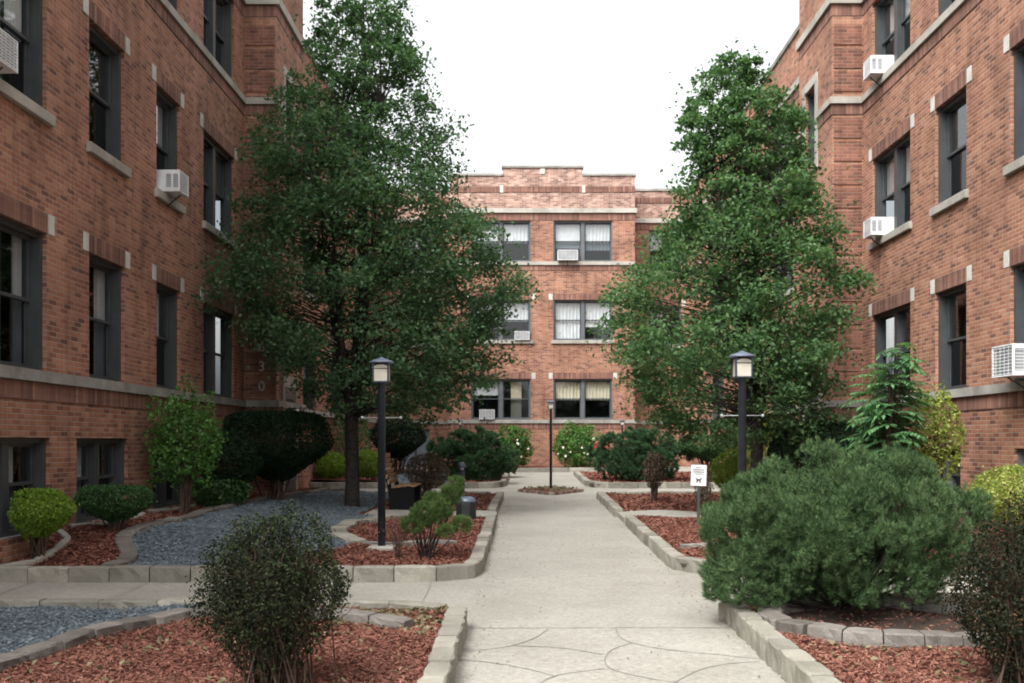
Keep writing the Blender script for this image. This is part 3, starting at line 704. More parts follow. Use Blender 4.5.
    k.box(I, (min(ex+sx*.3, ex+sx*9), 24.05, LOW-.5), (max(ex+sx*.3, ex+sx*9), 43, LOW-.4), 'roofing'); k.build('roof', rt)
    k = MB(); s = Seg((ex, Y0), (ex+sx*9, Y0), 0); wall_seg(k, s, -.4, TALL, [], 'brick')
    s = Seg((ex+sx*.0, 24.08 if rt is left else 23.98), (ex+sx*9, 24.08 if rt is left else 23.98), 0); wall_seg(k, s, LOW-.5, TALL, [], 'brick')
    s = Seg((ex+sx*9, Y0), (ex+sx*9, 43), 0); wall_seg(k, s, -.4, LOW, [], 'brick'); k.build('outer_wall', rt)
# patch of old whitewash under the second floor window of the right wing
# back building
BX0, BX1, BY, BY2 = -3.0, 4.6, 41.1, 43.0
rtb = root('apartment_block', (.8, 41.1, 0), 'three storey brick block closing the far end of the court, with stepped parapet', 'building')
BPath = [(-6, BY2), (BX0, BY2), (BX0, BY), (BX1, BY), (BX1, BY2), (XW, BY2)]
bs = []; u = 0
for a, b in zip(BPath, BPath[1:]): s = Seg(a, b, u); u += s.L; bs.append(s)
wm = MB(); bw_ = {}
bcur = {(0, 3): [CW, CW], (1, 3): [BL, ('c', .30, 1, 0, 1, 'curtain')], (0, 2): [CW, CW], (1, 2): [FULL, ('c', .35, 1, 0, 1, 'curtain')], (0, 1): [('c', .6, 1, 0, 1, 'curtain'), ('c', 0, .95, .3, .7, 'curtain_cream')], (1, 1): [CC, CC]}
mw = []
for ci, (a, b) in enumerate(((-2.14, .325), (1.245, 3.68))):
    for fl in (1, 2, 3):
        z = (F1, F2, F3)[fl-1]; mw.append(dict(u=(a-BX0, b-BX0), z=(z+(.02), z+WH-.06), double=True, kw=dict(sill=fl == 2, lintel=fl < 3, blocks=fl < 3, curtain=bcur[(ci, fl)], frame='frame_grey', halves='clear' if (fl, ci) == (2, 1) else None)))
sw = [dict(u=(.8, 2.2), z=((F1, F2, F3)[f]+.02, (F1, F2, F3)[f]+WH-.06), double=False, kw=dict(sill=f == 1, lintel=f < 2, blocks=f < 2, frame='frame_grey', curtain=[CU])) for f in (1, 2)]
dr = [dict(u=(.75, 2.0), z=(.66, 2.3), door=1)]
bw_ = {2: mw, 0: sw+dr, 4: sw}
for i, s in enumerate(bs):
    top = EYE+(10.9 if i in (1, 2, 3) else 10.75); h = [(w['u'][0], w['u'][1], w['z'][0], w['z'][1]) for w in bw_.get(i, [])]
    wall_seg(wm, s, -.1, EYE+9.55, h, 'brick'); wall_seg(wm, s, EYE+9.55, top, [], 'brick_parapet')
s = bs[2]; ca, cb = -.83-BX0, 2.44-BX0
wall_seg(wm, s, EYE+10.9, EYE+11.22, [], 'brick_parapet', ua=ca, ub=cb)
for uu in (ca, cb): wm.face([s.T(uu, 0, EYE+10.9), s.T(uu, -.35, EYE+10.9), s.T(uu, -.35, EYE+11.22), s.T(uu, 0, EYE+11.22)], 'brick_parapet')
wm.face([s.T(ca, -.35, EYE+10.9), s.T(cb, -.35, EYE+10.9), s.T(cb, -.35, EYE+11.22), s.T(ca, -.35, EYE+11.22)], 'brick_parapet')
wm.build('wall', rtb)
for i, s in enumerate(bs):
    for w in bw_.get(i, []):
        if not w.get('door'): window(rtb, s, *w['u'], *w['z'], w.get('double', False), **w['kw'])
k = MB(); band(k, BPath, F1-.13, F1+.012, .06, 'limestone_dirty'); k.build('sill_course', rtb)
k = MB(); band(k, BPath, F3-.13, F3+.012, .06, 'limestone'); k.build('sill_course', rtb)
k = MB(); band(k, BPath, EYE+9.37, EYE+9.56, .08, 'limestone'); k.build('cornice', rtb)
for za, zb_, pr in ((F3-.36, F3-.132, .014), (F1-.36, F1-.132, .014), (F3+WH-.05, EYE+9.368, .010), (EYE+10.22, EYE+10.46, .02)):
    k = MB(); band(k, BPath, za, zb_, pr, 'brick_soldier', soldier=True); k.build('soldier_course', rtb)
k = MB(); T = bs[2].T; band(k, [(-6, BY2), (BX0-.002, BY2)], EYE+10.748, EYE+10.85, .05, 'limestone_dirty', inner=.35); band(k, [(BX1+.002, BY2), (XW, BY2)], EYE+10.748, EYE+10.85, .05, 'limestone_dirty', inner=.35)
box_s(k, bs[2], -.05, ca-.002, -.35, .05, EYE+10.90, EYE+10.99, 'limestone_dirty'); box_s(k, bs[2], cb+.002, bs[2].L+.05, -.35, .05, EYE+10.90, EYE+10.99, 'limestone_dirty')
box_s(k, bs[2], ca-.05, cb+.05, -.4, .05, EYE+11.222, EYE+11.31, 'limestone_dirty'); k.build('coping', rtb)
for (uu, z, w, hh) in ((-.95-BX0, EYE+10.2, .14, .3), (2.42-BX0, EYE+10.2, .14, .3), (.70-BX0, EYE+10.97, .2, .22)):
    k = MB(); box_s(k, bs[2], uu, uu+w, -.05, .035, z, z+hh, 'white_stone'); k.build('stone_block', rtb)
k = MB(); k.box(I, (-6, 43.8, 0), (XW, 43.9, EYE+10.7), 'room'); k.box(I, (BX0+.1, 41.9, 0), (BX1-.1, 41.95, EYE+9.3), 'room'); k.build('interior', rtb)
k = MB(); k.box(I, (-6, 43.3, EYE+10.3), (XW, 50, EYE+10.4), 'roofing'); k.box(I, (BX0+.3, 41.45, EYE+10.41), (BX1-.3, 43.3, EYE+10.5), 'roofing'); k.build('roof', rtb)
s = bs[0]; d = MB(); box_s(d, s, .80, 1.35, -.2, -.15, .66, 2.28, 'door_grey', .01); o = d.build('door', rtb); h = MB(); h.tube([s.T(1.27, -.13, 1.4), s.T(1.27, -.13, 1.55)], .015, 'bar_metal'); h.build('handle', o)
d = MB(); box_s(d, s, 1.42, 1.97, -.2, -.15, .66, 2.28, 'door_grey', .01); d.build('door', rtb)
d = MB(); 
for (a, b) in ((.752, .798), (1.352, 1.418), (1.972, 1.998)): box_s(d, s, a, b, -.2, -.12, .66, 2.28, 'frame_dark')
d.build('door_frame', rtb)
# entrance doors in the pier flanks
for rt, s in ((left, lsegs[2]), (right, rsegs[2])):
    a, b = (.6, 1.7); k = MB(); box_s(k, s, a-.17, a, -.05, .04, .5, 2.95, 'limestone'); box_s(k, s, b, b+.17, -.05, .04, .5, 2.95, 'limestone'); box_s(k, s, a-.17, b+.17, -.05, .05, 2.952, 3.2, 'limestone'); k.build('door_surround', rt)
    k = MB(); box_s(k, s, a+.01, b-.01, .0, .03, .5, 2.94, 'frame_dark', .008); o = k.build('door', rt)
    k = MB(); box_s(k, s, a+.2, b-.2, .02, .035, 1.3, 2.7, 'screen'); k.build('door_pane', o)
# vertical house number on the left pier
sg = lsegs[1]
for ch, py in (('6', 347), ('3', 366.5), ('0', 386.5)):
    cu = bpy.data.curves.new('num', 'FONT'); cu.body = ch; cu.size = .30; cu.extrude = .012; cu.align_x = 'CENTER'; cu.align_y = 'CENTER'
    tmp = bpy.data.objects.new('num', cu); C.objects.link(tmp); dg = bpy.context.evaluated_depsgraph_get()
    me = bpy.data.meshes.new_from_object(tmp.evaluated_get(dg)); bpy.data.objects.remove(tmp)
    z = EYE+(441-py)*.0214; X = (261-523)*.0214
    me.transform(Matrix.Translation((X, 21.5-.045, z)) @ Matrix.Rotation(math.pi/2, 4, 'X')); me.materials.append(MATS['white_stone']); link('house_number', me, left)

# ---------------------------------------------------------------- air conditioners
def ac(cx, loc, rotz, label, w=.44, h=.36, d=.31):
    """local: x width, -y outwards"""
    rt = root('air_conditioner', loc, label, 'air conditioner', 'window air conditioners'); 
    R = Matrix.Translation(loc) @ Matrix.Rotation(rotz, 4, 'Z'); T = lambda x, y, z: tuple(R @ Vector((x, y, z)))
    k = MB(); t = .018
    k.box(T, (-w/2, -d, 0), (w/2, .25, t), 'ac_white', .004); k.box(T, (-w/2, -d, h-t), (w/2, .25, h), 'ac_white', .004)
    for x in (-w/2, w/2-t): 
        k.box(T, (x, -d, t), (x+t, -d+.03, h-t), 'ac_white'); k.box(T, (x, -.08, t), (x+t, .25, h-t), 'ac_white'); k.box(T, (x, -d+.03, t), (x+t, -.08, t+.05), 'ac_white'); k.box(T, (x, -d+.03, h-t-.05), (x+t, -.08, h-t), 'ac_white')
        k.box(T, (x, -d/2-.04, t+.05), (x+t, -d/2-.01, h-t-.05), 'ac_white')
    k.build('casing', rt)
    k = MB(); k.box(T, (-w/2+t+.002, -d+.03, t+.002), (w/2-t-.002, .2, h-t-.002), 'ac_grey'); k.build('coil', rt)
    k = MB()
    for i in range(9):
        z = t+.02+(h-2*t-.04)*i/8; k.box(T, (-w/2+t, -d+.004, z-.005), (w/2-t, -d+.018, z+.005), 'ac_white')
    for i in range(1, 5): x = -w/2+w*i/5; k.box(T, (x-.004, -d+.0, t), (x+.004, -d+.003, h-t), 'ac_white')
    k.build('grille', rt)
    for sx in (-1, 1):
        k = MB()
        for i in range(7):
            z = t+.07+(h-2*t-.14)*i/6; k.box(T, (sx*(w/2-.006)-.003, -d+.04, z-.004), (sx*(w/2-.006)+.003, -.09, z+.004), 'ac_white')
        k.build('side_louvre', rt)
    k = MB(); k.tube([T(0, -.02, -.2), T(0, -d*.8, -.01)], .012, 'ac_dark', 6); k.build('bracket', rt)
    return rt
LR, RR = math.pi/2, -math.pi/2   # -y local -> +x (left wing) / -x (right wing)
ac(0, (-6, 11.05, F2+.03), LR, 'leftmost white air conditioner on the left wing, at the edge of the photo')
ac(0, (-6, 16.80, F2+.03), LR, 'white air conditioner jutting over a sill in the middle of the left wing')
ac(0, (XW, 20.3, F3+.03), RR, 'topmost white air conditioner on the right wing, in the third floor window by the pier')
ac(0, (XW, 20.3, F2+.03), RR, 'white air conditioner on the right wing, one floor below the topmost one')
ac(0, (XW, 14.35, F1+.06), RR, 'large white air conditioner low on the right wing at the right edge of the photo', .62, .45, .42)
k_y = 41.1
ac(0, ((567.5-523)*.0411, k_y-.02, F3+.03), 0, 'white air conditioner in the top floor window of the back block', .82, .42, .25)
ac(0, ((487-523)*.0411, k_y-.02, F1+.03), 0, 'air conditioner in the ground floor left window of the back block', .62, .40, .12)
ac(0, ((522-523)*.0411, k_y-.02, F2+.03), 0, 'air conditioner in the middle floor left window of the back block', .62, .36, .12)

# ---------------------------------------------------------------- lamps
def lamp(x, y, H, s, label, arm=True, foot=True, name='lamp_post', zb=None):
    zb = bedz(x, y) if zb is None else zb; rt = root(name, (x, y, zb), label, 'lamp post', 'lantern lamp posts in the court')
    z = gz(y)+H; c = (x, y, 0)
    k = MB(); k.lathe([(.052*s, zb-.05), (.05*s, z-.36*s), (.056*s, z-.355*s), (.056*s, z-.33*s), (.03*s, z-.325*s)], 'lamp_black', 20, c); k.build('pole', rt)
    k = MB(); k.lathe([(.165*s, z-.085*s), (.168*s, z-.072*s), (.15*s, z-.060*s), (.09*s, z-.034*s), (.035*s, z-.018*s), (.03*s, z-.012*s), (.012*s, z-.004*s)], 'cap_metal', 24, c); k.lathe([(.10*s, z-.105*s), (.10*s, z-.083*s)], 'lamp_black', 24, c); k.build('lantern_cap', rt)
    q = .098*s; k = MB(); k.lathe([(q, z-.325*s), (q, z-.11*s)], 'lantern_glass', 4, c, sq=True); k.build('lantern_glass', rt)
    k = MB(); e = .012*s
    for sx in (-1, 1):
        for sy in (-1, 1): k.box(I, (x+sx*q-e/1.2, y+sy*q-e/1.2, z-.335*s), (x+sx*q+e/1.2, y+sy*q+e/1.2, z-.09*s), 'lamp_black')
    k.box(I, (x-q-e, y-q-e, z-.345*s), (x+q+e, y+q+e, z-.327*s), 'lamp_black')
    for sx, sy in ((0, -1), (0, 1), (-1, 0), (1, 0)):   # arched head of each lantern opening
        for i in range(10):
            t0 = -1+2*i/10; t1 = -1+2*(i+1)/10; f = lambda t: z-.135*s+.0*t+.028*s*(1-t*t)
            w = q*.98; zt = z-.104*s
            if sy: pts = [(x+t0*w, y+sy*(q+.004), f(t0)), (x+t1*w, y+sy*(q+.004), f(t1)), (x+t1*w, y+sy*(q+.004), zt), (x+t0*w, y+sy*(q+.004), zt)]
            else: pts = [(x+sx*(q+.004), y+t0*w, f(t0)), (x+sx*(q+.004), y+t1*w, f(t1)), (x+sx*(q+.004), y+t1*w, zt), (x+sx*(q+.004), y+t0*w, zt)]
            k.face(pts, 'lamp_black')
    for sy in (-1, 1): k.box(I, (x-q, y+sy*q-.006*s, z-.165*s), (x+q, y+sy*q+.006*s, z-.155*s), 'lamp_black')
    k.build('lantern_frame', rt)
    if arm:
        za = z-.81; k = MB(); k.tube([(x-.25, y, za), (x+.25, y, za)], .0055, 'bar_metal', 8)
        for sx in (-1, 1): k.lathe([(.004, -.02), (.017, -.012), (.02, 0), (.017, .012), (.004, .02)], 'bar_metal', 10, (x+sx*.255, y, za))
        k.build('crossbar', rt)
    if foot:
        k = MB(); k.box(I, (x-.17, y-.17, zb-.1), (x+.17, y+.17, zb+.045), 'limestone', .02); k.build('footing', rt)
    return rt
lamp(-1.88, 13.3, 2.67, 1, 'left lamp post with cream lantern, standing behind the front kerb of the left bed')
lamp(2.73, 12.45, 2.69, 1, 'right lamp post rising out of the big pine')
lamp(.74, 26.55, 2.44, .70, 'smaller lamp post in the middle of the path', arm=False, foot=False, zb=gz(26.55)+.04)
lamp((461-523)*.0375, 37.2, 2.0, .62, 'small distant lamp by the back block behind the left pine shrub', arm=False, foot=False)
lamp((621.5-523)*.0375, 37.2, 2.0, .62, 'small distant lamp by the back block behind the right pine shrub', arm=False, foot=False)
k = MB(); k.lathe([(.01, -.09), (.06, -.06), (.08, 0), (.06, .06), (.01, .085)], 'globe', 16, (-5.05, 22.35, 2.38)); 
rt = root('wall_lantern', (-5.3, 22.35, 2.38), 'small round white entrance light above the dark hedge at the left wing', 'wall light'); k.build('globe', rt)
k = MB(); k.tube([(-5.3, 22.35, 2.48), (-5.05, 22.35, 2.48), (-5.05, 22.35, 2.44)], .015, 'lamp_black', 8); k.build('arm', rt)

# bollard light and black domed box
z = bedz(-1.28, 20.9); rt = root('bollard_light', (-1.28, 20.9, z), 'short black bollard light behind the black domed box', 'bollard')
k = MB(); k.lathe([(.062, z), (.062, z+.72)], 'lamp_black', 20, (-1.28, 20.9, 0)); k.lathe([(.045, z+.72), (.045, z+.78)], 'ac_grey', 20, (-1.28, 20.9, 0)); k.build('post', rt)
k = MB(); k.lathe([(.07, z+.78), (.075, z+.80), (.07, z+.86), (.03, z+.885)], 'cap_metal', 20, (-1.28, 20.9, 0)); k.build('cap', rt)
x, y = -1.0, 17.6; z = bedz(x, y); rt = root('utility_box', (x, y, z), 'black box with a domed grey lid beside the left path kerb', 'box')
k = MB(); k.lathe([(.175, z-.02), (.17, z+.28), (.165, z+.30)], 'bag_black', 8, (x, y, 0), sq=True); k.build('body', rt)
k = MB(); k.lathe([(.178, z+.302), (.175, z+.33), (.15, z+.375), (.10, z+.40), (.03, z+.405)], 'cap_metal', 16, (x, y, 0)); k.build('lid', rt)

# benches
def bench(x, y, face, label, L=1.5):
    """face=+1: looks to +x"""
    z = max(bedz(x, y), gz(y)+.1); rt = root('park_bench', (x, y, z), label, 'bench', 'slatted benches in the court')
    T = lambda a, b, c: (x+face*a, y+b, z+c)
    k = MB()
    for i in range(5): a = .02+i*.095; k.box(T, (a, -L/2, .46-.012*abs(i-3)), (a+.082, L/2, .49-.012*abs(i-3)), 'bench_wood', .006)
    k.build('seat', rt)
    k = MB()
    for i in range(6):
        a0 = -.02-.035*i+.006*max(0, i-3)**2; c = .50+i*.1; k.box(T, (a0-.03, -L/2, c), (a0, L/2, c+.088), 'bench_wood', .006)
    k.build('backrest', rt)
    for b in (-L/2+.03, L/2-.09):
        k = MB()
        pts = [(0, 0), (.44, 0), (.46, .45), (.02, .45), (-.02, .55), (-.2, 1.08), (-.235, 1.08), (-.07, .5)]
        vs = [T(a, b, c) for a, c in pts]+[T(a, b+.06, c) for a, c in pts]; n = len(pts)
        k.raw(vs, [tuple(range(n)), tuple(range(n, 2*n))[::-1]]+[(i, (i+1) % n, n+(i+1) % n, n+i) for i in range(n)], 'bench_black'); k.build('end_frame', rt)
    return rt
bench(-2.55, 19.85, 1, 'wooden slatted bench with black ends behind the left lamp post, facing the path', 1.3)
bench(4.85, 19.6, -1, 'wooden slatted bench mostly hidden behind the big pine and right lamp post', 1.4)

# sign
x, y = 2.86, 16.3; z = bedz(x, y); rt = root('notice_sign', (x, y, z), 'small white notice with a black pictogram on a dark post in the right mulch bed', 'sign')
k = MB(); k.box(I, (x-.02, y-.012, z-.05), (x+.02, y+.012, EYE-.42), 'frame_dark'); k.build('post', rt)
zc = EYE-.56; Rm = Matrix.Translation((x, y-.02, zc)) @ Matrix.Rotation(math.radians(2), 4, 'Y'); T = lambda a, b, c: tuple(Rm @ Vector((a, b, c)))
k = MB(); k.box(T, (-.125, -.004, -.17), (.125, .004, .17), 'sign_white', .002); k.build('panel', rt)
k = MB()
for (zz, h, a, b, nseg) in ((.125, .014, -.05, .05, 4), (.09, .018, -.095, .095, 7), (.055, .018, -.09, .09, 8), (.022, .012, -.06, .07, 6)):
    for i in range(nseg):
        p = a+(b-a)*i/nseg; q = p+(b-a)/nseg*.78; k.box(T, (p, -.006, zz-h/2), (q, -.0045, zz+h/2), 'ink')
k.build('text_lines', rt)
k = MB(); n = 28
k.box(T, (-.035, -.006, -.085), (.03, -.0045, -.06), 'ink'); k.box(T, (.022, -.0062, -.07), (.048, -.0047, -.045), 'ink')
for a in (-.033, -.018, .012, .025): k.box(T, (a, -.0062, -.115), (a+.008, -.0047, -.084), 'ink')
k.tube([T(-.034, -.006, -.065), T(-.052, -.006, -.04)], .004, 'ink', 5)
for s_ in (-1, 1): k.tube([T(-.05, -.007, -.075-s_*.045), T(.055, -.007, -.075+s_*.045)], .0035, 'ink', 5)
k.build('pictogram', rt)

# ---------------------------------------------------------------- vegetation
def wall_ok(P):
    X, Y = P[:, 0], P[:, 1]
    l = np.where((Y > 21.4) & (Y < 24.2), -5.24, -5.92); r = np.where((Y > 21.35) & (Y < 24.1), 6.57, 7.22)
    return (X > l) & (X < r)
def bez(a, b, c, n):
    a, b, c = map(Vector, (a, b, c)); return [a*(1-t)**2+b*2*t*(1-t)+c*t*t for t in [i/(n-1) for i in range(n)]]
def shrub(name, x, y, rx, ry, z0, z1, mat, n, size, label, cat='shrub', group=None, zb=None, shape='ball', stems=14, stem_r=.012, shell=.55, power=2., lump=.12, bare=None, twigmat='twig', flat=.4, aspect=.55, dx=0, dy=0, fine=0, upper=0, foot=.05, flattop=False):
    zb = bedz(x, y) if zb is None else zb; rt = root(name, (x, y, zb), label, cat, group)
    cz, rz = (z0+z1)/2, (z1-z0)/2; c = np.array([x+dx, y+dy, cz])
    d = unit(rng.normal(size=(n, 3))); 
    r = np.where(rng.random(n) < shell, rng.uniform(.88, 1.02, n), rng.uniform(.25, 1., n)**.6)
    # lumps
    ph = rng.uniform(0, 6, 6); lum = 1+lump*(np.sin(d[:, 0]*5+ph[0])*np.sin(d[:, 1]*5+ph[1])+.6*np.sin(d[:, 2]*7+ph[2])*np.sin(d[:, 0]*8+ph[3])+.4*np.sin(d[:, 1]*13+ph[4])*np.sin(d[:, 2]*12+ph[5]))
    if shape == 'box': e = (np.abs(d)**power).sum(1)**(1/power); q = d/e[:, None]
    else: q = d
    P = q*(r*lum)[:, None]*np.array([rx, ry, rz])
    if shape == 'vase': s = 1-(.62 if upper else .45)*np.clip(-P[:, 2]/rz, 0, 1)**1.2; P[:, 0] *= s; P[:, 1] *= s
    if shape == 'mush': s = 1-.55*np.clip(-P[:, 2]/rz, 0, 1)**1.5; P[:, 0] *= s; P[:, 1] *= s; P[:, 2] = np.where(P[:, 2] > 0, P[:, 2]*(.9), P[:, 2])
    if upper: kk = rng.random(len(P)) < np.clip(.30+.9*(P[:, 2]/rz+.75), .06, 1)*np.where(P[:, 2] < 0, np.where(P[:, 0] < 0, 1., .5), 1.); P, d = P[kk], d[kk]; n = len(P); foot = .11
    # gaps
    g = np.sin(P[:, 0]*9/rx+ph[0]*3)+np.sin(P[:, 1]*9/ry+ph[1]*3)+np.sin(P[:, 2]*9/rz+ph[2]*3)
    keep = rng.random(n) < np.clip(1.05-.22*np.maximum(0, g), .25, 1); P = P[keep]; dd = d[keep]
    if flattop: P[:, 2] = np.where(P[:, 2] > 0, rz*.8*np.tanh(2.2*P[:, 2]/rz), P[:, 2])
    q_ = rng.random(len(P)) < .035; P[q_] *= rng.uniform(1.02, 1.16, (q_.sum(), 1))
    P = P+c; ok = wall_ok(P) & (P[:, 2] > zb+.01); P = P[ok]; dd = dd[ok]
    np_mesh('foliage', leaves(P, size, updir=dd+np.array([0, 0, .5]), flat=flat, aspect=aspect), mat, rt)
    k = MB()
    for i in range(stems):
        a = rng.uniform(0, 2*np.pi); rr = rng.uniform(.2, .9) if i else .1; t = (x+dx+rx*rr*.85*math.cos(a), y+dy+ry*rr*.85*math.sin(a), cz+rz*rng.uniform(-.1, .75))
        t = (max(-5.85, min(7.15, t[0])), t[1], t[2])
        b0 = (x+rng.normal(0, foot)*rx*2, y+rng.normal(0, foot)*ry*2, zb-.03)
        m_ = (b0[0]*.6+t[0]*.4, b0[1]*.6+t[1]*.4, (zb+t[2])/2*1.0)
        k.tube(bez(b0, m_, t, 6), [stem_r*(1-.13*j) for j in range(6)], twigmat, 5, cap=False)
        for f in range(fine):
            s0 = Vector(m_).lerp(Vector(t), rng.uniform(.0, .8)); s1 = s0+Vector((rng.normal(0, .25)*rx, rng.normal(0, .25)*ry, abs(rng.normal(.25, .15))*rz)); k.tube(bez(s0, (s0+s1)/2+Vector(rng.normal(0, .02, 3)), s1, 4), [stem_r*.45, stem_r*.4, stem_r*.3, stem_r*.2], twigmat, 4, cap=False)
    k.build('stem', rt); return rt

def needles(P, D, n_each, L, shoot, w, spread=.6):
    """tufts at P with shoot directions D"""
    m = len(P); Pi = np.repeat(P, n_each, 0); Di = np.repeat(D, n_each, 0); N = len(Pi); t = rng.random((N, 1))
    base = Pi+Di*(t*shoot); r = unit(rng.normal(size=(N, 3))); r = unit(r-Di*(r*Di).sum(1, keepdims=True)); dirn = unit(Di*(1-spread*.4+.5*t)+r*spread*(1.1-.5*t))
    side = unit(np.cross(dirn, rng.normal(size=(N, 3))))*w/2; ln = L*rng.uniform(.7, 1.15, (N, 1))
    return np.stack([base-side, base+side, base+dirn*ln], 1)
def pine(name, x, y, rx, ry, z0, z1, tufts, label, mat='needle', n_each=46, L=.085, shoot=.12, w=.0055, zb=None, lobes=None, cat='pine shrub', group=None, branches=40, up=.7, clusters=None, br=.02, spread=.6, extra=None, mounds=0):
    zb = bedz(x, y) if zb is None else zb; rt = root(name, (x, y, zb), label, cat, group)
    cz, rz = (z0+z1)/2, (z1-z0)/2; d = unit(rng.normal(size=(tufts, 3)))
    if clusters is not None:
        cl = np.array(clusters); ci = rng.choice(len(cl), tufts, p=cl[:, 3]**2/(cl[:, 3]**2).sum())
        r = rng.uniform(.35, 1, tufts)**.5; P = cl[ci, :3]+d*(r*cl[ci, 3])[:, None]*np.array([1, 1, .8])
    else:
        ph = rng.uniform(0, 6, 6)
        lum = 1+.12*np.sin(d[:, 0]*4+ph[0])*np.sin(d[:, 1]*4+ph[1])+.09*np.sin(d[:, 2]*8+ph[2])*np.sin(d[:, 0]*9+ph[3])+.06*np.sin(d[:, 1]*15+ph[4])+.05*np.sin(d[:, 0]*17+ph[5])
        r = np.where(rng.random(tufts) < .62, rng.uniform(.86, 1.04, tufts), rng.uniform(.45, .95, tufts)); P = d*(r*lum)[:, None]*np.array([rx, ry, rz])+np.array([x, y, cz])
        if lobes:
            for lx, ly, lr, lz in lobes: 
                dist = np.hypot(P[:, 0]-lx, P[:, 1]-ly); P[:, 2] += lz*np.exp(-(dist/lr)**2)*np.clip((P[:, 2]-z0)/(z1-z0), 0, 1)
    if mounds:
        md = unit(rng.normal(size=(mounds, 3))); mr = rng.uniform(.74, 1.06, mounds); mc = md*mr[:, None]*np.array([rx, ry, rz])*(1+.05*np.sin(md[:, :1]*6+1)); ms = rng.uniform(.10, .20, mounds)
        ci = rng.integers(0, mounds, tufts); dl = unit(rng.normal(size=(tufts, 3))+md[ci]*.9+np.array([0, 0, .5])); P = mc[ci]+dl*(ms[ci]*rng.uniform(.55, 1, tufts))[:, None]+np.array([x, y, cz]); d = unit(dl+md[ci]*.6)
        inn = rng.random(tufts) < .34; P[inn] = (P[inn]-np.array([x, y, cz]))*rng.uniform(.35, .85, (inn.sum(), 1))+np.array([x, y, cz])
        if lobes:
            for lx, ly, lr, lz in lobes: P[:, 2] += lz*np.exp(-(np.hypot(P[:, 0]-lx, P[:, 1]-ly)/lr)**2)*np.clip((P[:, 2]-z0)/(z1-z0), 0, 1)
    if extra:
        ex, ey, erx, ery, ez, erz, en = extra; d2 = unit(rng.normal(size=(en, 3))); P = np.concatenate([P, d2*rng.uniform(.5, 1., (en, 1))*np.array([erx, ery, erz])+np.array([ex, ey, ez])]); d = np.concatenate([d, d2]); tufts += en
    D = unit(d*.75+rng.normal(0, .28, (tufts, 3))+np.array([0, 0, up])); ok = (P[:, 2] > zb+.08) & wall_ok(P); P, D = P[ok], D[ok]
    np_mesh('foliage', needles(P, D, n_each, L, shoot, w, spread), mat, rt)
    k = MB(); idx = rng.choice(len(P), min(branches, len(P)), replace=False)
    for i in idx:
        t = Vector(P[i]); b0 = Vector((x+rng.normal(0, .03), y+rng.normal(0, .03), zb-.02)); m_ = Vector((b0.x*.45+t.x*.55, b0.y*.45+t.y*.55, zb+(t.z-zb)*rng.uniform(.15, .4)))
        k.tube(bez(b0, m_, t, 7), [br*(1-.12*j) for j in range(7)], 'bark', 5, cap=False)
    k.build('branch', rt); return rt

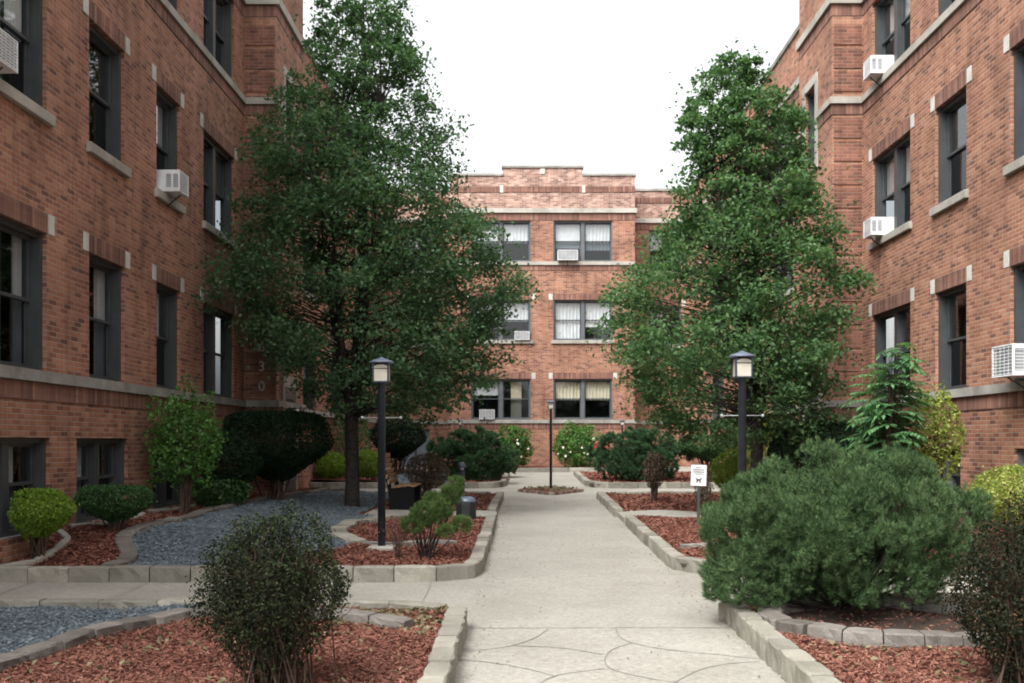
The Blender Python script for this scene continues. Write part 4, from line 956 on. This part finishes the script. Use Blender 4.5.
def tree(x, y, prof, label, mat, seed, n_clump, per, size, trunk_r=.15, split=1.6, lean=(0, 0), stems=5, csize=.34):
    global rng; rng = np.random.default_rng(seed)
    zb = bedz(x, y); rt = root('deciduous_tree', (x, y, zb), label, 'tree', None)
    zs = np.array([p[0] for p in prof]); rs = np.array([p[1] for p in prof]); cx = np.array([p[2] for p in prof]); top = zs[-1]
    # sample clumps by height, weighted by radius
    zz = np.linspace(zs[0], zs[-1], 400); wgt = np.interp(zz, zs, rs)**1.25+.16; wgt /= wgt.sum(); cz = rng.choice(zz, n_clump, p=wgt)+rng.normal(0, .05, n_clump)
    low = np.clip((cz-zs[0])/(zs[-1]-zs[0])/.42, 0, 1)
    a = rng.uniform(0, 2*np.pi, n_clump); R = np.interp(cz, zs, rs)*(1.0+.10*np.sin(a*2+cz*1.9+seed)+.09*np.sin(a*5-cz*3.7)+.06*np.sin(a*9+cz*6.)); rr = np.where(rng.random(n_clump) < .6, rng.uniform(.78, 1., n_clump), rng.uniform(.2, .85, n_clump))
    rr = np.where((low < 1) & (rr < .6-.5*low), rng.uniform(.65, 1., n_clump), rr)
    CP = np.stack([x+np.interp(cz, zs, cx)+R*rr*np.cos(a), y+R*rr*np.sin(a)*.95, cz], 1)
    sz = csize*rng.uniform(.55, 1.25, n_clump)*np.clip(np.interp(cz, zs, rs)/1.6, .5, 1.1)
    L = rng.normal(size=(n_clump, per, 3)); L = L/np.maximum(np.linalg.norm(L, axis=2, keepdims=True), 1e-6)*(rng.random((n_clump, per, 1))**.45); L *= np.array([1.15, 1.15, .62]); P = CP[:, None, :]+L*sz[:, None, None]
    out = unit(CP-np.array([x, y, 0])*1.); rad = np.hypot(L[..., 0], L[..., 1]); P[..., 2] -= (rad**2)*sz[:, None]*.28
    thin = (cz < zs[0]+.38*(zs[-1]-zs[0])) & (rng.random(n_clump) < .14); thin |= (np.sin(CP[:, 0]*2.6+seed)+np.sin(CP[:, 1]*2.3)+np.sin(CP[:, 2]*2.9+1)) > 1.75; P = P[~thin]; CP = CP[~thin]; n_clump = len(CP)
    # ragged sprays beyond the outline
    P = P.reshape(-1, 3); q = rng.random(len(P)) < .09; P[q] += rng.normal(0, .2, (q.sum(), 3))
    P = P[wall_ok(P)]
    np_mesh('crown', leaves(P, size, flat=.5, aspect=.62, droop=.5), mat, rt)
    k = MB(); sp = Vector((x, y, zb+split)); k.tube([(x, y, zb-.1), (x, y, zb+.06), (x+.01, y, zb+.5), (x-.01, y+.01, zb+split*.8), sp], [trunk_r*1.5, trunk_r*1.12, trunk_r, trunk_r*.95, trunk_r], 'bark', 12); k.build('trunk', rt)
    k = MB(); st = []
    for i in range(stems):
        a_ = 2*math.pi*i/stems+.4; e = Vector((x+math.cos(a_)*(.9 if i else .0), y+math.sin(a_)*(.9 if i else 0), zb+(top-zb)*(.92 if i == 0 else rng.uniform(.55, .75)))); e.x += np.interp(e.z, zs, cx)
        pts = bez(sp-Vector((0, 0, .15)), sp.lerp(e, .35)+Vector((math.cos(a_)*.3, math.sin(a_)*.3, 0)), e, 9); st.append(pts); r0 = trunk_r*(.62 if i else .8)
        k.tube(pts, [r0*(1-.11*j) for j in range(9)], 'bark', 7, cap=False)
    for i in range(9):      # boughs leaving the stems
        j = int(rng.integers(n_clump)); t = Vector(CP[j]); s_ = st[int(rng.integers(stems))]; o = min(s_, key=lambda p: abs(p.z-(t.z-.8))+.2*(p-t).length)
        k.tube(bez(o, o.lerp(t, .45)+Vector((0, 0, .15)), o.lerp(t, .78), 7), [.045-.0062*q_ for q_ in range(7)], 'bark', 6, cap=False)
    for i in range(n_clump):
        if rng.random() > .42: continue
        t = Vector(CP[i]); zt = max(sp.z, t.z-.15-.22*math.hypot(t.x-x, t.y-y)); s_ = st[int(rng.integers(stems))]
        o = min(s_, key=lambda p: abs(p.z-zt)+.15*(p-t).length)
        k.tube(bez(o, o.lerp(t, .5)+Vector((rng.normal(0, .1), rng.normal(0, .1), .12)), t, 5), [.020, .014, .010, .007, .004], 'bark', 4, cap=False)
    k.build('limb', rt); return rt
def prof(px_list, cxp, Y):
    """(py, left, right) silhouette -> z, radius, x offset"""
    out = []
    for py, l, r in px_list: out.append((EYE+(441-py)*Y/1000, (r-l)/2*Y/1000, ((l+r)/2-cxp)*Y/1000))
    return out[::-1]
TLY = 19.6
tree((352-523)*TLY/1000, TLY, [(z, r, c) for z, r, c in prof([(-60, 350, 372), (-20, 328, 398), (25, 310, 414), (70, 298, 424), (120, 275, 438), (165, 262, 462), (210, 250, 482), (255, 232, 502), (300, 218, 510), (340, 248, 508), (375, 285, 490), (415, 320, 450)], 352, TLY)],
     'tall tree with dense dark crown and dark trunk in the left gravel bed', 'leaf_tree', 11, 1120, 85, .088, .135, 1.9, csize=.36)
TRY = 18.8
tree((757-523)*TRY/1000, TRY, [(z, r, c) for z, r, c in prof([(58, 716, 756), (85, 697, 776), (120, 687, 798), (170, 680, 812), (215, 668, 832), (260, 640, 846), (300, 622, 842), (345, 612, 842), (385, 625, 836), (415, 650, 825), (440, 700, 800)], 757, TRY)],
     'rounder bright green tree behind the right lamp post', 'leaf_tree_b', 12, 900, 85, .088, .12, 1.9, csize=.36)
rng = np.random.default_rng(5)
# foreground bushes
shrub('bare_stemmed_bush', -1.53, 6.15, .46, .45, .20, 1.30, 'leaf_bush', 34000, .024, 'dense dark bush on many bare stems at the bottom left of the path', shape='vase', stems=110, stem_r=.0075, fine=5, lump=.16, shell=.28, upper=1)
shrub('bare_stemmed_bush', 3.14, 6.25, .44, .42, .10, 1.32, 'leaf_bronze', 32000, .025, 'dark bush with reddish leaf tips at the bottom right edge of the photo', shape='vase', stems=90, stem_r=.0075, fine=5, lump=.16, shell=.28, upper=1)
pine('mugo_pine', 2.86, 9.05, 1.12, 1.05, .34, 1.50, 11000, 'big spreading pine shrub overhanging the kerb at the right of the path', lobes=[(2.75, 9, .4, .06), (3.6, 9.1, .4, .10)], branches=110, n_each=40, br=.014, L=.052, shoot=.05, w=.0048, up=1.0, spread=.95, extra=(1.95, 8.75, .38, .45, .48, .40, 1300), mounds=240)
# small scraggly pine
x, y = -1.22, 12.45
def pp(px, py, Y, r): return ((px-523)*Y/1000, Y, EYE-(py-441)*Y/1000, r)
pine('dwarf_pine', x, y, .3, .3, .5, 1.2, 1000, 'small scrawny pine with bare lower branches near the left lamp post', 'needle_light', clusters=[pp(425, 515, 12.4, .17), pp(412, 525, 12.3, .12), pp(440, 510, 12.5, .14), pp(452, 495, 12.6, .13), pp(456, 484, 12.6, .08), pp(462, 525, 12.4, .10), pp(445, 532, 12.3, .08), pp(432, 500, 12.6, .09)], branches=26, n_each=40, L=.045, w=.0055, br=.011, shoot=.045, spread=1.)
shrub('twiggy_shrub', -1.55, 12.3, .28, .2, .45, .85, 'leaf_brown', 60, .03, 'nearly leafless twigs between the left lamp post and the scrawny pine', stems=16, stem_r=.006, fine=3)
shrub('reddish_bare_bush', -1.98, 20.6, .46, .42, .75, 1.5, 'leaf_brown', 4200, .045, 'brown twiggy round bush right of the left bench', stems=40, stem_r=.01, fine=4, lump=.08)
shrub('reddish_bare_bush', 2.85, 21.7, .24, .24, .72, 1.52, 'leaf_brown', 2600, .045, 'narrow red-brown shrub in front of the right pine shrub', stems=24, stem_r=.014, fine=3, group=None)
shrub('climbing_shrub', 3.05, 16.9, .16, .16, .45, 1.35, 'leaf_brown', 1500, .04, 'thin dark shrub wound round behind the white notice', stems=22, stem_r=.011, fine=3)
# left wall planting
shrub('lime_bush', (36-523)*.01185, 11.85, .43, .40, .60, 1.19, 'leaf_lime', 15000, .032, 'round lime green bush by the basement window at the left edge', shape='vase', stems=26, stem_r=.012, lump=.05, shell=.8, flat=.25)
shrub('clipped_bush', (115-523)*.0131, 13.1, .50, .46, .70, 1.22, 'leaf_hedge', 15000, .032, 'dark clipped flat-topped bush against the left wing, right of the lime bush', shape='vase', stems=24, stem_r=.014, lump=.05, shell=.8, flat=.25, flattop=True)
shrub('tall_leafy_shrub', (184-523)*.0158, 15.8, .58, .5, 1.02, 2.52, 'leaf_bright', 5200, .07, 'tall light green shrub on a bare trunk against the left wing', stems=9, stem_r=.018, lump=.34, shell=.35)
shrub('ground_shrub', -5.3, 17.6, .5, .7, .6, 1.15, 'leaf_hedge', 3000, .07, 'low green plants at the foot of the tall light green shrub', stems=8)
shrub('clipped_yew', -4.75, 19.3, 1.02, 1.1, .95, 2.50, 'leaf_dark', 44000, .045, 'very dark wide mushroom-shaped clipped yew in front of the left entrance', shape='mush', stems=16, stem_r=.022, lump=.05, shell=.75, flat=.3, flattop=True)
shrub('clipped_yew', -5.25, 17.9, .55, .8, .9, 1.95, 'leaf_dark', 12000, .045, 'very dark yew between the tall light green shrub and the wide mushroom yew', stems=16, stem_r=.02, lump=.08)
shrub('box_bush', (328-523)*.0288, 28.9, .52, .55, .60, 1.45, 'leaf_lime', 9000, .06, 'yellow-green clipped bush beyond the left gravel, left of the tree trunk', stems=10, lump=.04, shell=.8)
shrub('box_bush', (366-523)*.0292, 29.3, .42, .5, .62, 1.5, 'leaf_lime', 6000, .06, 'yellow-green clipped bush beyond the left gravel, right of the tree trunk', stems=10, lump=.04, shell=.8)
shrub('background_shrub', (345-523)*.031, 31.5, .75, .7, .8, 2.7, 'leaf_tree_b', 3000, .09, 'loose shrub above the clipped bushes beyond the left tree', stems=12, lump=.2)
shrub('background_shrub', (398-523)*.033, 33., .95, .8, 1.15, 2.6, 'leaf_dark', 9000, .08, 'dark flat shrub before the grey doors at the back left', shape='mush', stems=12, stem_r=.03, lump=.08)
pine('spreading_pine', (473-523)*.0302, 30.3, 1.22, 1.0, .52, 1.98, 3600, 'dark pine shrub left of the path before the back block', 'needle_back', n_each=34, L=.085, shoot=.07, w=.013, branches=24, up=.4, spread=1., mounds=110)
pine('spreading_pine', (506-523)*.034, 34, .38, .5, .62, 1.55, 700, 'small lighter conifer between the left pine shrub and the path', 'needle', n_each=34, L=.085, shoot=.07, w=.013, branches=12, up=.5, spread=1.)
pine('spreading_pine', (640-523)*.0302, 30.2, 1.42, 1.05, .5, 1.98, 4400, 'dark pine shrub right of the path before the back block', 'needle_back', n_each=34, L=.085, shoot=.07, w=.013, branches=24, up=.4, spread=1., mounds=110)
def hydrangea(x, y, rx, z0, z1, label, n):
    rt = shrub('hydrangea', x, y, rx, rx*.85, z0, z1, 'leaf_bright', n, .10, label, stems=16, lump=.2, shell=.6, group=None)
    k = MB()
    for i in range(11):
        a = rng.uniform(-2.9, -.2); e = rng.uniform(-.85, .35); px_, py_, pz = x+rx*.98*math.cos(a)*math.cos(e), y+rx*.84*math.sin(a)*math.cos(e), (z0+z1)/2+(z1-z0)/2*math.sin(e)
        r = rng.uniform(.03, .062); k.lathe([(.01, -r), (r*.8, -r*.6), (r, 0), (r*.8, r*.6), (.01, r)], 'petal', 8, (px_, py_, pz))
    k.build('blossom', rt)
hydrangea((514-523)*.0392, 39.2, .66, .75, 2.34, 'bright green bush with white blooms at the back block, left of the centre lamp', 5200)
hydrangea((577-523)*.0392, 39.2, .86, .72, 2.38, 'wider bright green bush with white blooms at the back block, right of the centre lamp', 7500)
shrub('red_flowering_plant', (601-523)*.036, 36.3, .22, .2, 1.2, 1.75, 'petal_red', 400, .07, 'small patch of red flowers beside the right pine shrub', cat='flowers', stems=6)
# right side
shrub('clipped_hedge_mound', (708-523)*.0295, 29.5, .76, .7, 1.15, 2.02, 'leaf_hedge', 15000, .055, 'flat-topped green mound behind the sign at the right', shape='mush', stems=14, stem_r=.03, lump=.05, shell=.8, flattop=True)
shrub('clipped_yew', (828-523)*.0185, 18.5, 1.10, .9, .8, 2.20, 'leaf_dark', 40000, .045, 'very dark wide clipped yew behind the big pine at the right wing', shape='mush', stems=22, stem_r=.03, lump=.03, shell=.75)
shrub('yellow_green_shrub', (762-523)*.0235, 23.5, .85, .5, .8, 2.35, 'leaf_yellow', 5500, .085, 'loose yellow-green shrub behind the right tree trunk', stems=14, lump=.2)
shrub('box_bush', (728-523)*.0212, 21.2, .36, .4, .7, 1.52, 'leaf_lime', 5000, .05, 'yellow-green bush between the right lamp post and the mound', stems=10, lump=.05)
shrub('box_bush', (779-523)*.0212, 21.2, .24, .3, .7, 1.40, 'leaf_yellow', 2500, .05, 'small pale yellow bush seen just right of the right lamp post', stems=8, lump=.05)
shrub('yellow_green_shrub', (934-523)*.0152, 15.2, .44, .4, 1.05, 2.55, 'leaf_yellow', 3300, .062, 'upright yellow-green shrub against the right wing', stems=26, stem_r=.012, fine=3, lump=.14, shell=.45)
shrub('lime_hedge', 6.25, 12.6, .62, .55, .60, 1.44, 'leaf_yellow', 16000, .035, 'rounded yellow-green hedge at the right edge behind the big pine', shape='vase', stems=20, lump=.05, shell=.75)
# sapling with feathered leaves
x, y = 5.42, 14.9; zb = bedz(x, y); rt = root('feathery_sapling', (x, y, zb), 'sapling with long drooping feathered leaves between the dark yew and the yellow-green shrub', 'sapling')
k = MB(); lv = []
for i in range(24):
    a = rng.uniform(0, 6.28); h = rng.uniform(1.1, 2.6) if i else 2.9; tp = Vector((x+math.cos(a)*rng.uniform(.1, .45), y+math.sin(a)*.4, zb+h)); b0 = Vector((x+rng.normal(0, .05), y+rng.normal(0, .05), zb)); sp_ = bez(b0, b0.lerp(tp, .5)+Vector((0, 0, .2)), tp, 7)
    k.tube(sp_, [.016-.0018*j for j in range(7)], 'twig', 5, cap=False)
    for q in range(13):
        o = sp_[6].lerp(sp_[2], rng.uniform(0, 1.)); a2 = rng.uniform(0, 6.28); Lr = rng.uniform(.3, .5); e = o+Vector((math.cos(a2)*Lr, math.sin(a2)*Lr, rng.uniform(-.14, .08))); md = o.lerp(e, .5)+Vector((0, 0, .09)); rc = bez(o, md, e, 9)
        k.tube(rc, .003, 'twig', 3, cap=False)
        for j in range(1, 9):
            tan = (rc[j]-rc[j-1]).normalized(); sd = tan.cross(Vector((0, 0, 1))).normalized()
            for s_ in ((-1, 1) if j < 8 else (0,)):
                d_ = (sd*s_*1.+tan*(.55 if s_ else 1)+Vector((0, 0, -.25))).normalized(); wv = d_.cross(Vector((0, 0, 1))).normalized()*.027; l_ = .135*rng.uniform(.8, 1.1); p0 = rc[j]; lv.append([p0, p0+d_*l_*.45+wv, p0+d_*l_+Vector((0, 0, -.015)), p0+d_*l_*.45-wv])
k.build('stem', rt); np_mesh('foliage', np.array([[tuple(p) for p in q] for q in lv]), 'leaf_sapling', rt)
for (a, b) in ((-2.85, XL-.02), (XR+.02, 5.35)):
    for i in range(12):
        p = a+(b-a)*i/12; q = a+(b-a)*(i+1)/12; zf = lambda X, Y: bedz(min(max(X, -2.9), 5.4), Y)+.018 if XL-.2 > X or X > XR+.2 else gz(Y)+.10
        st2.face([(p, 18.0, zf(p, 18.)), (q, 18.0, zf(q, 18.)), (q, 19.2, zf(q, 19.2)), (p, 19.2, zf(p, 19.2))], 'walk'); st2.face([(p, 18.0, gz(18)-.05), (q, 18.0, gz(18)-.05), (q, 18.0, zf(q, 18.)), (p, 18.0, zf(p, 18.))], 'walk')
    e = XL-.02 if a < 0 else XR+.02; st2.face([(e, 18., gz(18)-.02), (e, 19.2, gz(19.2)-.02), (e, 19.2, gz(19.2)+.10), (e, 18., gz(18)+.10)], 'walk')
st2.build('stepping_strip')['kind'] = 'structure'

# red alarm bell on the back wall
bx, bz = 4.28, EYE+1.17; rt = root('alarm_bell', (bx, 41.1, bz), 'small round red alarm bell on the back block beside its lower right window', 'bell')
k = MB(); k.tube([(bx, 41.09, bz), (bx, 41.04, bz)], .05, 'lamp_black', 12); k.build('mount', rt)
k = MB(); k.tube([(bx, 41.04, bz), (bx, 41.0, bz), (bx, 40.985, bz)], [.09, .08, .03], 'bell_red', 20); k.build('gong', rt)
from collections import defaultdict
fam = defaultdict(list)
for o in C.objects:
    if o.parent is None and o.get('label') and not o.get('kind') and o.type in ('EMPTY', 'MESH'): fam[o.name.split('.')[0]].append(o)
GN = {'stone_kerb': 'block kerbs round the beds', 'stone_edging': 'low edgings inside the beds', 'window_well_curb': 'curbs of the basement window wells', 'apartment_wing': 'brick wings flanking the court',
      'bare_stemmed_bush': 'dark bushes at the front corners', 'reddish_bare_bush': 'brown twiggy bushes by the path', 'clipped_yew': 'dark clipped yews by the wings', 'box_bush': 'yellow-green clipped bushes',
      'background_shrub': 'shrubs at the back left', 'spreading_pine': 'pine shrubs before the back block', 'hydrangea': 'white-flowering bushes at the back block', 'yellow_green_shrub': 'yellow-green shrubs of the right beds', 'deciduous_tree': 'big trees flanking the path'}
for n_, l_ in fam.items():
    if len(l_) > 1:
        for o in l_:
            if not o.get('group') and n_ in GN: o['group'] = GN[n_]

# ---------------------------------------------------------------- sky, sun, camera
sc = bpy.context.scene
w = bpy.data.worlds.new('World'); sc.world = w; w.use_nodes = True; nt = w.node_tree; nt.nodes.clear()
sky = nt.nodes.new('ShaderNodeTexSky'); sky.sky_type = 'NISHITA'; sky.sun_disc = False
EL, AZ = math.radians(52), math.radians(215)     # azimuth clockwise from +Y: behind the camera, to the left
sky.sun_elevation = EL; sky.sun_rotation = AZ; sky.air_density = 1.2; sky.dust_density = 6.; sky.ozone_density = 1.
hs = nt.nodes.new('ShaderNodeHueSaturation'); hs.inputs['Saturation'].default_value = .10; hs.inputs['Value'].default_value = 1.12
bg = nt.nodes.new('ShaderNodeBackground'); bg.inputs[1].default_value = .15
ow = nt.nodes.new('ShaderNodeOutputWorld'); nt.links.new(sky.outputs[0], hs.inputs['Color']); nt.links.new(hs.outputs[0], bg.inputs[0]); nt.links.new(bg.outputs[0], ow.inputs[0])
sd = bpy.data.lights.new('sun', 'SUN'); sd.energy = 1.1; sd.angle = math.radians(25); sd.color = (1, .96, .90)
so = bpy.data.objects.new('sun', sd); C.objects.link(so)
dv = Vector((math.sin(AZ)*math.cos(EL), math.cos(AZ)*math.cos(EL), math.sin(EL))); so.rotation_euler = dv.to_track_quat('Z', 'Y').to_euler()
cd = bpy.data.cameras.new('camera'); cd.sensor_width = 36; cd.lens = 36*1000/1024; cd.shift_x = -11/1024; cd.shift_y = (441-341.5)/1024; cd.clip_end = 1500; cd.clip_start = .05
co = bpy.data.objects.new('camera', cd); C.objects.link(co); co.location = (0, 0, EYE); co.rotation_euler = (math.pi/2, 0, 0); sc.camera = co
sc.view_settings.view_transform = 'Standard'; sc.view_settings.look = 'None'; sc.view_settings.exposure = 1.22; sc.view_settings.gamma = 1
sc.cycles.pixel_filter_type = 'BLACKMAN_HARRIS'; sc.cycles.filter_width = 1.9; sc.cycles.max_bounces = 8; sc.cycles.transparent_max_bounces = 12
